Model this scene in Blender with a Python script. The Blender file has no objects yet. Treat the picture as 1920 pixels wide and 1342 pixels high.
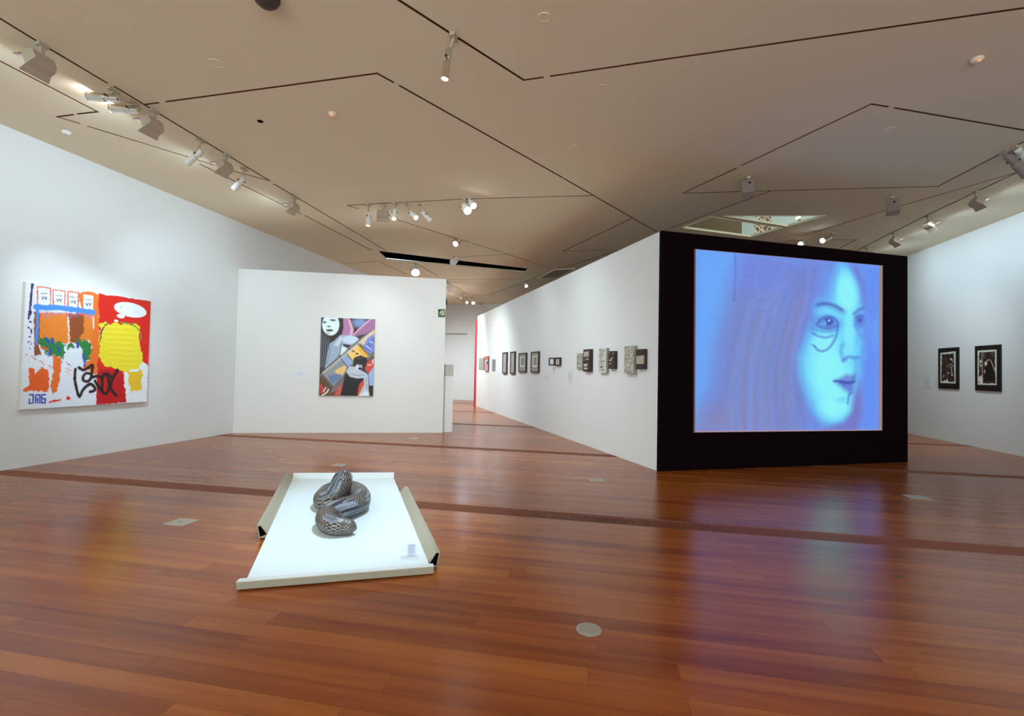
import bpy, bmesh, math, random
import numpy as np
from mathutils import Vector, Matrix

sc = bpy.context.scene
COL = sc.collection
PI = math.pi

# ------------------------------------------------------------------ camera, world, exposure
F_PX = 893.17
CAM = np.array([0.0, 0.0, 1.5])
RGT = np.array([0.98172955, 0.18920259, 0.02023538])
UPV = np.array([-0.01498587, -0.02913517, 0.99946314])
FWD = np.array([-0.18969058, 0.98150574, 0.0257675])
cam_data = bpy.data.cameras.new('camera')
cam_data.sensor_fit = 'HORIZONTAL'
cam_data.sensor_width = 36.0
cam_data.lens = 36.0 * F_PX / 1920.0
cam_data.clip_start = 0.05
cam_data.clip_end = 200
cam = bpy.data.objects.new('camera', cam_data)
cam.matrix_world = Matrix(((RGT[0], UPV[0], -FWD[0], 0.0), (RGT[1], UPV[1], -FWD[1], 0.0),
                           (RGT[2], UPV[2], -FWD[2], 1.5), (0, 0, 0, 1)))
COL.objects.link(cam)
sc.camera = cam
sc.view_settings.view_transform = 'Standard'
sc.view_settings.look = 'None'
sc.view_settings.gamma = 1.0
sc.view_settings.use_curve_mapping = False
sc.view_settings.exposure = 0.27

world = bpy.data.worlds.new('gallery_world')
sc.world = world
world.use_nodes = True
world.node_tree.nodes['Background'].inputs['Color'].default_value = (0.72, 0.90, 1.0, 1)
world.node_tree.nodes['Background'].inputs['Strength'].default_value = 3.8

P_WASH = 9.0       # wall washer lamp power, W
P_SPOT = 100.0      # track spotlight power, W
COOL = (0.62, 0.83, 1.0)
NEUT = (0.80, 0.91, 1.0)
WARM = (1.0, 0.86, 0.68)


# added fill spots without fixtures, over and behind camera and in far bays
P_FILL = 420.0
for k, (x, y, z, pw, ax, ay) in enumerate([(-4.6, 1.6, 4.5, .12, -.1, .25), (0.4, 1.8, 4.5, .12, 0, .3), (5.0, 2.6, 4.6, .12, .1, .4), (-2.2, -2.2, 4.5, .1, 0, 0), (3.6, -2.2, 4.5, .1, 0, 0),
                                  (-3.2, 6.3, 4.55, 1.2, .1, .8), (-5.6, 13.8, 4.55, 2.1, .1, .6), (-6.3, 17.6, 4.55, 1.9, .05, .6), (6.3, 10.8, 4.6, .7, -.1, .8)]):
    L_ = bpy.data.lights.new('fill_spot', 'SPOT')
    L_.energy = P_FILL * pw; L_.color = (0.78, 0.92, 1.0)
    L_.spot_size = math.radians(165 if k < 5 else 118); L_.spot_blend = 1.0; L_.shadow_soft_size = .16
    lo_ = bpy.data.objects.new('fill_spot', L_)
    lo_.matrix_world = Matrix.Translation((x, y, z)) @ Vector((ax, ay, -1)).to_track_quat('-Z', 'Y').to_matrix().to_4x4()
    COL.objects.link(lo_)


# ------------------------------------------------------------------ geometry helpers
def ray(x, y):
    return FWD + (x - 960) / F_PX * RGT - (y - 671) / F_PX * UPV

def onz(x, y, z):
    d = ray(x, y)
    return CAM + d * ((z - CAM[2]) / d[2])

def ceil_z(x):
    return 4.66 + (x + 8) * 0.0125

def onceil(x, y):
    v = onz(x, y, 4.72)
    for i in range(4):
        v = onz(x, y, ceil_z(v[0]))
    return v

def onplane(x, y, P, n):
    d = ray(x, y)
    return CAM + d * (((np.array(P) - CAM) @ n) / (d @ n))

def depth(v):
    return float((np.array(v) - CAM) @ FWD)

def atdepth(x, y, dep):
    return CAM + ray(x, y) * dep


def srgb(r, g, b):
    def f(c):
        c /= 255.0
        return c / 12.92 if c <= 0.04045 else ((c + 0.055) / 1.055) ** 2.4
    return (f(r), f(g), f(b), 1.0)


def mat(name, color, rough=0.6, metal=0.0, emit=None, strength=1.0, bump=0.0, bscale=120.0, vary=0.0, spec=0.5):
    m = bpy.data.materials.new(name)
    m.use_nodes = True
    nt = m.node_tree
    b = nt.nodes['Principled BSDF']
    b.inputs['Base Color'].default_value = color
    b.inputs['Roughness'].default_value = rough
    b.inputs['Metallic'].default_value = metal
    b.inputs['Specular IOR Level'].default_value = spec
    if emit:
        b.inputs['Emission Color'].default_value = emit
        b.inputs['Emission Strength'].default_value = strength
    tc = nt.nodes.new('ShaderNodeTexCoord')
    nz = nt.nodes.new('ShaderNodeTexNoise')
    nz.inputs['Scale'].default_value = bscale
    nt.links.new(tc.outputs['Object'], nz.inputs['Vector'])
    if bump:
        bp = nt.nodes.new('ShaderNodeBump')
        bp.inputs['Strength'].default_value = bump
        bp.inputs['Distance'].default_value = 0.002
        nt.links.new(nz.outputs['Fac'], bp.inputs['Height'])
        nt.links.new(bp.outputs['Normal'], b.inputs['Normal'])
    if vary:
        mx = nt.nodes.new('ShaderNodeMixRGB')
        mx.blend_type = 'MULTIPLY'
        mx.inputs['Fac'].default_value = vary
        mx.inputs['Color1'].default_value = color
        nz2 = nt.nodes.new('ShaderNodeTexNoise')
        nz2.inputs['Scale'].default_value = 1.5
        nt.links.new(tc.outputs['Object'], nz2.inputs['Vector'])
        nt.links.new(nz2.outputs['Fac'], mx.inputs['Color2'])
        nt.links.new(mx.outputs['Color'], b.inputs['Base Color'])
    return m


def art_mat(name, emission=0.0, rough=0.55):
    m = bpy.data.materials.new(name)
    m.use_nodes = True
    nt = m.node_tree
    b = nt.nodes['Principled BSDF']
    a = nt.nodes.new('ShaderNodeAttribute')
    a.attribute_name = 'paint'
    b.inputs['Roughness'].default_value = rough
    if emission:
        b.inputs['Base Color'].default_value = (0.02, 0.02, 0.02, 1)
        b.inputs['Specular IOR Level'].default_value = 0.0
        nt.links.new(a.outputs['Color'], b.inputs['Emission Color'])
        b.inputs['Emission Strength'].default_value = emission
    else:
        nt.links.new(a.outputs['Color'], b.inputs['Base Color'])
    return m


def link_mesh(name, bm, m, parent=None, smooth=False, loc=None):
    me = bpy.data.meshes.new(name)
    if bm.faces:
        bmesh.ops.recalc_face_normals(bm, faces=bm.faces)
    if smooth:
        for f in bm.faces:
            f.smooth = True
    bm.to_mesh(me)
    bm.free()
    for mm in (m if isinstance(m, (list, tuple)) else [m]):
        me.materials.append(mm)
    o = bpy.data.objects.new(name, me)
    COL.objects.link(o)
    if parent:
        o.parent = parent
    return o


def tag(o, label, cat, group=None, kind=None):
    if label:
        o['label'] = label
    if cat:
        o['category'] = cat
    if group:
        o['group'] = group
    if kind:
        o['kind'] = kind
    return o


def empty(name, loc, label, cat, group=None, rot=None):
    o = bpy.data.objects.new(name, None)
    COL.objects.link(o)
    M = Matrix.Translation(Vector(loc))
    if rot is not None:
        M = M @ rot.to_4x4()
    o.matrix_world = M
    return tag(o, label, cat, group)


def box(bm, c, s, M=None, mi=0):
    vs = []
    for dx in (-.5, .5):
        for dy in (-.5, .5):
            for dz in (-.5, .5):
                v = Vector((c[0] + dx * s[0], c[1] + dy * s[1], c[2] + dz * s[2]))
                vs.append(bm.verts.new(M @ v if M else v))
    for q in ((0, 1, 3, 2), (4, 6, 7, 5), (0, 4, 5, 1), (2, 3, 7, 6), (0, 2, 6, 4), (1, 5, 7, 3)):
        f = bm.faces.new([vs[i] for i in q])
        f.material_index = mi
    return vs


def prism(bm, pts, z0, z1, mi=0):
    """pts: list of xy (or xyz with own z ignored)."""
    a = [bm.verts.new((p[0], p[1], z0)) for p in pts]
    b = [bm.verts.new((p[0], p[1], z1)) for p in pts]
    n = len(pts)
    fs = [bm.faces.new(a), bm.faces.new(b[::-1])]
    for i in range(n):
        fs.append(bm.faces.new((a[i], a[(i + 1) % n], b[(i + 1) % n], b[i])))
    for f in fs:
        f.material_index = mi


def hexa(bm, a, b, mi=0):
    """closed solid between two corresponding loops."""
    A = [bm.verts.new(tuple(p)) for p in a]
    B = [bm.verts.new(tuple(p)) for p in b]
    n = len(A)
    fs = [bm.faces.new(A), bm.faces.new(B[::-1])]
    for i in range(n):
        fs.append(bm.faces.new((A[i], A[(i + 1) % n], B[(i + 1) % n], B[i])))
    for f in fs:
        f.material_index = mi


def lathe(bm, prof, seg=20, M=None, mi=0, cap=True):
    """prof: list of (r, z)."""
    rings = []
    for r, z in prof:
        ring = []
        for k in range(seg):
            a = 2 * PI * k / seg
            v = Vector((r * math.cos(a), r * math.sin(a), z))
            ring.append(bm.verts.new(M @ v if M else v))
        rings.append(ring)
    for i in range(len(rings) - 1):
        for k in range(seg):
            f = bm.faces.new((rings[i][k], rings[i][(k + 1) % seg], rings[i + 1][(k + 1) % seg], rings[i + 1][k]))
            f.material_index = mi
    if cap:
        for ring in (rings[0], rings[-1]):
            f = bm.faces.new(ring)
            f.material_index = mi


def bar(bm, p, q, w, t=None, mi=0):
    p = Vector(p); q = Vector(q)
    d = q - p
    L = d.length
    R = d.to_track_quat('Z', 'Y').to_matrix().to_4x4()
    box(bm, (0, 0, L / 2), (w, t or w, L), Matrix.Translation(p) @ R, mi)


# ------------------------------------------------------------------ painting with numpy onto mesh vertices
rng = np.random.RandomState(4)

def vnoise(x, y, seed=0):
    """smooth value noise in [-1,1]"""
    r = np.random.RandomState(seed)
    tab = r.rand(64, 64) * 2 - 1
    xi = np.floor(x).astype(int); yi = np.floor(y).astype(int)
    fx = x - xi; fy = y - yi
    fx = fx * fx * (3 - 2 * fx); fy = fy * fy * (3 - 2 * fy)
    a = tab[yi % 64, xi % 64]; b = tab[yi % 64, (xi + 1) % 64]
    c = tab[(yi + 1) % 64, xi % 64]; d = tab[(yi + 1) % 64, (xi + 1) % 64]
    return (a * (1 - fx) + b * fx) * (1 - fy) + (c * (1 - fx) + d * fx) * fy


def homog(src, dst):
    A = []; B = []
    for (u, v), (x, y) in zip(src, dst):
        A.append([u, v, 1, 0, 0, 0, -u * x, -v * x]); B.append(x)
        A.append([0, 0, 0, u, v, 1, -u * y, -v * y]); B.append(y)
    h = np.linalg.solve(np.array(A, float), np.array(B, float))
    return np.append(h, 1).reshape(3, 3)


class Art:
    """A picture drawn in its own sketch coordinates; quad = TL, TR, BR, BL corners of the sketch."""
    def __init__(s, nx, ny, quad, base):
        s.nx, s.ny = nx, ny
        u, v = np.meshgrid(np.linspace(0, 1, nx + 1), np.linspace(0, 1, ny + 1))
        H = homog([(0, 0), (1, 0), (1, 1), (0, 1)], quad)
        w = H[2, 0] * u + H[2, 1] * v + 1
        s.X = (H[0, 0] * u + H[0, 1] * v + H[0, 2]) / w
        s.Y = (H[1, 0] * u + H[1, 1] * v + H[1, 2]) / w
        s.U, s.V = u, v
        s.c = np.zeros(u.shape + (3,))
        s.c[:] = srgb(*base)[:3]

    def warp(s, amp, scale, seed):
        if not amp:
            return s.X, s.Y
        return (s.X + amp * vnoise(s.X / scale, s.Y / scale, seed) + amp * .5 * vnoise(s.X / scale * 2.7, s.Y / scale * 2.7, seed + 1),
                s.Y + amp * vnoise(s.X / scale + 9, s.Y / scale + 5, seed + 2) + amp * .5 * vnoise(s.X / scale * 2.7, s.Y / scale * 2.7 + 7, seed + 3))

    def put(s, m, col, a=1.0):
        m = np.clip(m, 0, 1)[..., None] * a
        s.c = s.c * (1 - m) + np.array(srgb(*col)[:3]) * m

    def segd(s, X, Y, p, q):
        px, py = p; dx, dy = q[0] - px, q[1] - py
        L = dx * dx + dy * dy + 1e-9
        t = np.clip(((X - px) * dx + (Y - py) * dy) / L, 0, 1)
        return np.hypot(X - px - t * dx, Y - py - t * dy)

    def poly(s, pts, col, rough=0, scale=30, seed=1, soft=2.0, a=1.0):
        X, Y = s.warp(rough, scale, seed)
        ins = np.zeros(X.shape, bool)
        dist = np.full(X.shape, 1e9)
        n = len(pts)
        for i in range(n):
            x1, y1 = pts[i]; x2, y2 = pts[(i + 1) % n]
            if y1 != y2:
                c = ((y1 > Y) != (y2 > Y)) & (X < (x2 - x1) * (Y - y1) / (y2 - y1) + x1)
                ins ^= c
            dist = np.minimum(dist, s.segd(X, Y, (x1, y1), (x2, y2)))
        sd = np.where(ins, dist, -dist)
        s.put(sd / max(soft, .01) * .5 + .5, col, a)

    def line(s, pts, w, col, rough=0, scale=20, seed=1, soft=2.0, a=1.0, smooth=True):
        X, Y = s.warp(rough, scale, seed)
        if len(pts) > 2 and smooth:
            C = np.array([pts[0]] + list(pts) + [pts[-1]], float)
            out = []
            for i in range(1, len(C) - 2):
                p0, p1, p2, p3 = C[i - 1:i + 3]
                for t in np.linspace(0, 1, 7)[:-1]:
                    out.append(tuple(.5 * (2 * p1 + (p2 - p0) * t + (2 * p0 - 5 * p1 + 4 * p2 - p3) * t * t + (3 * p1 - p0 - 3 * p2 + p3) * t ** 3)))
            pts = out + [tuple(C[-1])]
        d = np.full(X.shape, 1e9)
        for p, q in zip(pts[:-1], pts[1:]):
            d = np.minimum(d, s.segd(X, Y, p, q))
        s.put((w / 2 - d) / soft + .5, col, a)

    def ell(s, cx, cy, rx, ry, col, ang=0, soft=.06, rough=0, scale=30, seed=1, a=1.0):
        X, Y = s.warp(rough, scale, seed)
        t = math.radians(ang)
        dx = (X - cx) * math.cos(t) + (Y - cy) * math.sin(t)
        dy = -(X - cx) * math.sin(t) + (Y - cy) * math.cos(t)
        r = np.sqrt((dx / rx) ** 2 + (dy / ry) ** 2)
        s.put((1 - r) / soft + .5, col, a)

    def speckle(s, amt, scale, seed, box_=None, col=(0, 0, 0), thr=.2):
        n = vnoise(s.X / scale, s.Y / scale, seed)
        m = (n > thr).astype(float)
        if box_:
            m *= (s.X > box_[0]) & (s.X < box_[2]) & (s.Y > box_[1]) & (s.Y < box_[3])
        s.put(m, col, amt)

    def mesh(s, name, corners, m, parent=None):
        """corners TL, TR, BR, BL as 3-D points"""
        TL, TR, BR, BL = [np.array(c, float) for c in corners]
        u = s.U[..., None]; v = s.V[..., None]
        P = (TL * (1 - u) + TR * u) * (1 - v) + (BL * (1 - u) + BR * u) * v
        nx, ny = s.nx + 1, s.ny + 1
        idx = np.arange(nx * ny).reshape(ny, nx)
        q = np.stack([idx[:-1, :-1], idx[1:, :-1], idx[1:, 1:], idx[:-1, 1:]], -1).reshape(-1, 4)
        me = bpy.data.meshes.new(name)
        me.vertices.add(nx * ny)
        me.vertices.foreach_set('co', P.reshape(-1).astype(np.float32))
        me.loops.add(q.size)
        me.loops.foreach_set('vertex_index', q.reshape(-1).astype(np.int32))
        me.polygons.add(len(q))
        me.polygons.foreach_set('loop_start', (np.arange(len(q)) * 4).astype(np.int32))
        me.update(calc_edges=True)
        at = me.color_attributes.new('paint', 'FLOAT_COLOR', 'POINT')
        cc = np.ones((nx * ny, 4), np.float32)
        cc[:, :3] = s.c.reshape(-1, 3)
        at.data.foreach_set('color', cc.reshape(-1))
        me.materials.append(m)
        me.validate()
        o = bpy.data.objects.new(name, me)
        COL.objects.link(o)
        if parent:
            o.parent = parent
        return o


# ------------------------------------------------------------------ materials
M_WALL = mat('wall_white_paint', srgb(226, 226, 222), .85, bump=.05, bscale=300, spec=.2)
M_PART = mat('partition_paint', srgb(222, 219, 212), .85, bump=.05, bscale=300, spec=.2)
M_CEIL = mat('ceiling_plaster', srgb(236, 222, 192), .9, bump=.05, bscale=200, spec=.1)
M_GROOVE = mat('ceiling_groove_dark', srgb(112, 62, 36), .9)
M_VOID = mat('void_shade_black', (0.004, 0.003, 0.003, 1), .95, spec=0)  # black stands in for shade inside slot, flap ends and ceiling hole
M_BLACK = mat('matte_black_paint', (0.0045, 0.0008, 0.002, 1), .8, spec=.06)
M_RED = mat('red_paint', srgb(190, 38, 38), .6)
M_TAN = mat('fixture_beige_enamel', srgb(186, 172, 150), .5)
M_TANIN = mat('fixture_dark_inside', srgb(70, 52, 42), .6)
M_CHROME = mat('brushed_nickel', (.75, .72, .66, 1), .22, metal=1.0)
M_WHITEMET = mat('white_enamel', srgb(232, 230, 222), .35)
M_DARK = mat('dark_knob', srgb(30, 20, 16), .5)
M_LENS = mat('lamp_lens', (1, 1, 1, 1), .4, emit=(1, .97, .92, 1), strength=14)
M_LENSW = mat('lamp_lens_warm', (1, 1, 1, 1), .4, emit=(1, .80, .5, 1), strength=5)
M_LENSB = mat('lamp_lens_cool', (1, 1, 1, 1), .4, emit=(.93, .93, 1, 1), strength=30)
M_SPK = mat('grey_plastic', srgb(150, 132, 124), .6)
M_LED = mat('red_indicator', (1, .05, .02, 1), .4, emit=(1, .12, .05, 1), strength=2.5)
M_BOARD = mat('plinth_white_laminate', srgb(232, 244, 244), .4, spec=.4)
M_FLAP = mat('plinth_grey_card', srgb(176, 168, 146), .6)
M_CARD = mat('label_card', srgb(216, 219, 222), .6)
M_CARDINK = mat('label_grey_print', srgb(160, 160, 170), .7)
M_STEEL = mat('floor_steel', srgb(178, 170, 156), .45, metal=.3, bump=.2, bscale=60)
M_CANVAS = mat('canvas_edge', srgb(205, 196, 180), .8)
M_ART = art_mat('painted_surface')
M_SCREEN = art_mat('projected_picture', emission=.83)
M_SLAT = mat('grille_slat_wood', srgb(158, 88, 52), .4)
M_PIT = mat('grille_pit', srgb(46, 18, 12), .9)


def wood_floor():
    m = bpy.data.materials.new('jarrah_boards')
    m.use_nodes = True
    nt = m.node_tree; N = nt.nodes; L = nt.links
    b = N['Principled BSDF']
    tc = N.new('ShaderNodeTexCoord')
    br = N.new('ShaderNodeTexBrick')
    br.offset = 0.0; br.squash = 1.0
    br.inputs['Scale'].default_value = 1.0
    br.inputs['Brick Width'].default_value = 2.3
    br.inputs['Row Height'].default_value = 0.131
    br.inputs['Mortar Size'].default_value = 0.0008
    br.inputs['Mortar Smooth'].default_value = 0.3
    br.inputs['Color1'].default_value = (0, 0, 0, 1)
    br.inputs['Color2'].default_value = (1, 1, 1, 1)
    br.inputs['Mortar'].default_value = (.5, .5, .5, 1)
    # every row of boards starts at its own random place
    sx = N.new('ShaderNodeSeparateXYZ'); L.new(tc.outputs['Object'], sx.inputs[0])
    rw = N.new('ShaderNodeMath'); rw.operation = 'DIVIDE'; L.new(sx.outputs['Y'], rw.inputs[0]); rw.inputs[1].default_value = 0.131
    fl = N.new('ShaderNodeMath'); fl.operation = 'FLOOR'; L.new(rw.outputs[0], fl.inputs[0])
    wn = N.new('ShaderNodeTexWhiteNoise'); wn.noise_dimensions = '1D'; L.new(fl.outputs[0], wn.inputs['W'])
    ml = N.new('ShaderNodeMath'); ml.operation = 'MULTIPLY_ADD'; L.new(wn.outputs['Value'], ml.inputs[0]); ml.inputs[1].default_value = 2.3
    L.new(sx.outputs['X'], ml.inputs[2])
    cb = N.new('ShaderNodeCombineXYZ'); L.new(ml.outputs[0], cb.inputs['X']); L.new(sx.outputs['Y'], cb.inputs['Y'])
    L.new(cb.outputs[0], br.inputs['Vector'])
    mp = N.new('ShaderNodeMapping')
    mp.inputs['Scale'].default_value = (0.5, 9.0, 1)
    L.new(tc.outputs['Object'], mp.inputs['Vector'])
    # shift the grain for every board
    add = N.new('ShaderNodeVectorMath'); add.operation = 'MULTIPLY_ADD'
    L.new(br.outputs['Color'], add.inputs[0])
    add.inputs[1].default_value = (13, 7, 3)
    L.new(mp.outputs['Vector'], add.inputs[2])
    n1 = N.new('ShaderNodeTexNoise'); n1.inputs['Scale'].default_value = 1.3; n1.inputs['Detail'].default_value = 8
    n1.inputs['Roughness'].default_value = .62
    L.new(add.outputs[0], n1.inputs['Vector'])
    mp2 = N.new('ShaderNodeMapping'); mp2.inputs['Scale'].default_value = (.35, 2.2, 1)
    L.new(tc.outputs['Object'], mp2.inputs['Vector'])
    n2 = N.new('ShaderNodeTexNoise'); n2.inputs['Scale'].default_value = .9; n2.inputs['Detail'].default_value = 4
    L.new(mp2.outputs['Vector'], n2.inputs['Vector'])
    # combine: .30*board + .45*grain + .25*large
    def mth(op, a, b_):
        x = N.new('ShaderNodeMath'); x.operation = op
        for i, v in enumerate((a, b_)):
            if isinstance(v, float):
                x.inputs[i].default_value = v
            else:
                L.new(v, x.inputs[i])
        return x.outputs[0]
    sep = N.new('ShaderNodeSeparateColor'); L.new(br.outputs['Color'], sep.inputs[0])
    s = mth('ADD', mth('MULTIPLY', sep.outputs[0], .16), mth('MULTIPLY', n1.outputs['Fac'], .52))
    s = mth('ADD', s, mth('MULTIPLY', n2.outputs['Fac'], .34))
    cr = N.new('ShaderNodeValToRGB')
    e = cr.color_ramp.elements
    e[0].position = .30; e[0].color = srgb(120, 48, 8)
    e[1].position = .74; e[1].color = srgb(182, 106, 40)
    k = e.new(.5); k.color = srgb(150, 76, 24)
    L.new(s, cr.inputs[0])
    mx = N.new('ShaderNodeMixRGB'); mx.blend_type = 'MIX'
    L.new(br.outputs['Fac'], mx.inputs['Fac'])
    L.new(cr.outputs['Color'], mx.inputs['Color1'])
    mx.inputs['Color2'].default_value = srgb(70, 28, 14)
    L.new(mx.outputs['Color'], b.inputs['Base Color'])
    b.inputs['Roughness'].default_value = .30
    b.inputs['Specular IOR Level'].default_value = .42
    rr = N.new('ShaderNodeMapRange')
    L.new(n1.outputs['Fac'], rr.inputs['Value'])
    rr.inputs['To Min'].default_value = .20; rr.inputs['To Max'].default_value = .29
    L.new(rr.outputs[0], b.inputs['Roughness'])
    return m

M_FLOOR = wood_floor()

# ------------------------------------------------------------------ setting
XL, XR, YB, YF = -7.99, 8.16, -7.0, 22.4
STRIPS = [(4.868, 5.132), (8.67, 8.93), (12.45, 12.71), (16.22, 16.48), (20.0, 20.26)]

bm = bmesh.new()
ys = [YB]
for a, b in STRIPS:
    ys += [a, b]
ys.append(YF + .4)
x0, x1 = XL - .3, XR + .3
for i in range(len(ys) - 1):
    a, b = ys[i], ys[i + 1]
    rec = i % 2 == 1
    zz = -.045 if rec else 0.0
    f = bm.faces.new([bm.verts.new(p) for p in ((x0, a, zz), (x1, a, zz), (x1, b, zz), (x0, b, zz))])
    f.material_index = 1 if rec else 0
    if rec:
        for y in (a, b):
            f = bm.faces.new([bm.verts.new(p) for p in ((x0, y, -.045), (x1, y, -.045), (x1, y, 0), (x0, y, 0))])
            f.material_index = 1
me = bpy.data.meshes.new('floor'); bm.to_mesh(me); bm.free()
me.materials.append(M_FLOOR); me.materials.append(M_PIT)
o = bpy.data.objects.new('floor', me); COL.objects.link(o); tag(o, None, None, kind='structure')

for i, (a, b) in enumerate(STRIPS):
    bm = bmesh.new()
    xs = XL + .02
    pitch = .016 if i < 2 else .024
    n = int((XR - XL - .04) / pitch)
    for k in range(n):
        box(bm, (xs + pitch * (k + .5), (a + b) / 2, -.014), (pitch * .42, b - a - .012, .026))
    for y in (a + .004, b - .004):
        box(bm, ((XL + XR) / 2, y, -.014), (XR - XL - .02, .006, .027))
    o = link_mesh('floor_grille', bm, M_SLAT)
    tag(o, ['nearest slatted ventilation grille in the floor, passing behind the white tray',
            'slatted floor grille just in front of the painted partition, second from the camera',
            'slatted floor grille beside the right end of the partition, third from the camera',
            'thin far floor grille beyond the half height plinth, fourth from the camera',
            'farthest thin floor grille, just before the far doorway wall'][i], 'floor grille', 'slatted floor grilles')


def wall(name, pts, z0, z1, m):
    bm = bmesh.new()
    prism(bm, pts, z0, z1)
    o = link_mesh(name, bm, m)
    tag(o, None, None, kind='structure')
    return o

wall('wall_left', [(XL, YB), (XL, YF), (XL - .3, YF), (XL - .3, YB)], 0, ceil_z(XL) + .05, M_WALL)
wall('wall_right', [(XR, YB), (XR, YF), (XR + .3, YF), (XR + .3, YB)], 0, ceil_z(XR) + .05, M_WALL)
# far wall with a door recess
dl, dr = onplane(833, 700, (0, YF, 0), np.array([0, 1., 0]))[0] - .9, onplane(875, 700, (0, YF, 0), np.array([0, 1., 0]))[0]
dtop = onplane(850, 625, (0, YF, 0), np.array([0, 1., 0]))[2]
bm = bmesh.new()
prism(bm, [(XL - .3, YF), (dl, YF), (dl, YF + .3), (XL - .3, YF + .3)], 0, 4.75)
prism(bm, [(dr, YF), (XR + .3, YF), (XR + .3, YF + .3), (dr, YF + .3)], 0, 4.95)
prism(bm, [(dl, YF), (dr, YF), (dr, YF + .3), (dl, YF + .3)], dtop, 4.75)
o = link_mesh('wall_far', bm, M_WALL); tag(o, None, None, kind='structure')
bm = bmesh.new()
prism(bm, [(dl - .05, YF + .06), (dr + .05, YF + .06), (dr + .05, YF + .14), (dl - .05, YF + .14)], 0, dtop + .05)
o = link_mesh('door_1', bm, M_WALL); tag(o, None, None, kind='structure')
bm = bmesh.new()
prism(bm, [(dl, YF - .012), (dr, YF - .012), (dr, YF + .06), (dl, YF + .06)], dtop - .035, dtop + .015)
o = link_mesh('trim_1', bm, M_FLAP); tag(o, None, None, kind='structure')

# ---- ceiling slab with real slots and openings
bm = bmesh.new()
def slab_v(x, y, t):
    return bm.verts.new((x, y, ceil_z(x) + t))
c4 = [(XL - .3, YB), (XR + .3, YB), (XR + .3, YF + .3), (XL - .3, YF + .3)]
A = [slab_v(x, y, 0) for x, y in c4]; B = [slab_v(x, y, .036) for x, y in c4]
bm.faces.new(A); bm.faces.new(B[::-1])
for i in range(4):
    bm.faces.new((A[i], A[(i + 1) % 4], B[(i + 1) % 4], B[i]))
ceiling = link_mesh('ceiling', bm, [M_CEIL, M_GROOVE])
tag(ceiling, None, None, kind='structure')

GROOVES = [
    [(-140, -51), (74, 80)], [(89, 89), (200, 155)], [(216, 163), (506, 339)], [(514, 345), (723, 469)],
    [(-120, 52), (183, 209.5), (146, 213.5)], [(137, 215), (107, 219), (148, 231)], [(166, 237), (440, 321), (506, 339)],
    [(375.5, 307.7), (565, 401)], [(572, 404), (696, 469)],
    [(271.5, 196), (297, 192.5)], [(312, 190.5), (707, 137.5), (737, 154)], [(750, 161), (1055, 333)], [(1058, 335), (1234, 436)],
    [(600, -95), (844, 62)], [(860, 72), (982, 150), (1017, 145)], [(1034, 142.6), (1240, 112), (1920, 15), (2200, -26)],
    [(651.5, 385), (871, 373), (1110, 366.5)], [(651.5, 385), (672, 391)], [(744, 412), (879.6, 454)], [(885, 456), (952.5, 476.5), (1031.7, 502.5)],
    [(1183, 410), (1055.6, 471), (1146.6, 468)],
    [(848, 482.7), (952, 476.5)],
    [(917, 552.5), (1031.7, 510), (1162, 468), (1240, 434)], [(1240, 434), (1444, 358)],
    [(837, 523.7), (984, 523.7)], [(646, 494), (709, 489.6), (762, 514)], [(778.5, 493), (822, 517.7)],
    [(837, 527.5), (879.6, 552.5), (973, 552.5)], [(836, 550), (871, 566)],
    [(1281, 362), (1380, 315.5)], [(1391, 310), (1633.5, 195), (1664, 200)], [(1678, 202.4), (1920, 244), (2200, 290)],
    [(1281, 362), (1444, 357.7), (1758.6, 349.4), (1920, 265.4), (2100, 172)],
    [(1469, 454), (1651, 397), (1905, 323.7)], [(1611, 467), (1738, 403.5), (1905, 324)],
    [(1574.6, 465), (1606, 449), (1560, 449.5)],
]
cut = bmesh.new()
GW = .028
for g in GROOVES:
    P = [onceil(*p) for p in g]
    for p, q in zip(P[:-1], P[1:]):
        p = Vector(p); q = Vector(q)
        d = (q - p); d.z = 0; d.normalize()
        n = Vector((-d.y, d.x, 0)) * GW / 2
        e = d * GW / 2
        pts = [p - n - e, q - n + e, q + n + e, p + n - e]
        hexa(cut, [v + Vector((0, 0, -.05)) for v in pts], [v + Vector((0, 0, .028)) for v in pts])
cutter = link_mesh('cutter', cut, [M_GROOVE])

hol = bmesh.new()
def hole(bmx, px):
    P = [Vector(onceil(*p)) for p in px]
    hexa(bmx, [v + Vector((0, 0, -.1)) for v in P], [v + Vector((0, 0, .4)) for v in P])
SLOT = [(706.7, 470), (992, 503.8), (984, 510), (725, 486.5)]
OPEN1 = [(1279, 426.5), (1334, 405.5), (1467, 427), (1408, 443.5)]
OPEN2 = [(1358, 404.7), (1549, 403.8), (1477, 423.8)]
for h in (SLOT, OPEN1, OPEN2):
    hole(hol, h)
holer = link_mesh('holer', hol, [M_CEIL])

def carve(o, c, selfx):
    md = o.modifiers.new('b', 'BOOLEAN'); md.operation = 'DIFFERENCE'; md.object = c; md.solver = 'EXACT'
    md.use_self = selfx
    try:
        md.material_mode = 'TRANSFER'
    except Exception:
        pass
    dg = bpy.context.evaluated_depsgraph_get(); dg.update()
    new = bpy.data.meshes.new_from_object(o.evaluated_get(dg))
    o.modifiers.clear()
    if len(new.polygons) > 6:
        o.data = new
        new.name = o.name
    else:
        print('BOOLEAN FAILED', c.name)
    bpy.data.objects.remove(c)
carve(ceiling, cutter, True)
carve(ceiling, holer, False)
print('ceiling', len(ceiling.data.polygons), [m.name for m in ceiling.data.materials])

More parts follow.
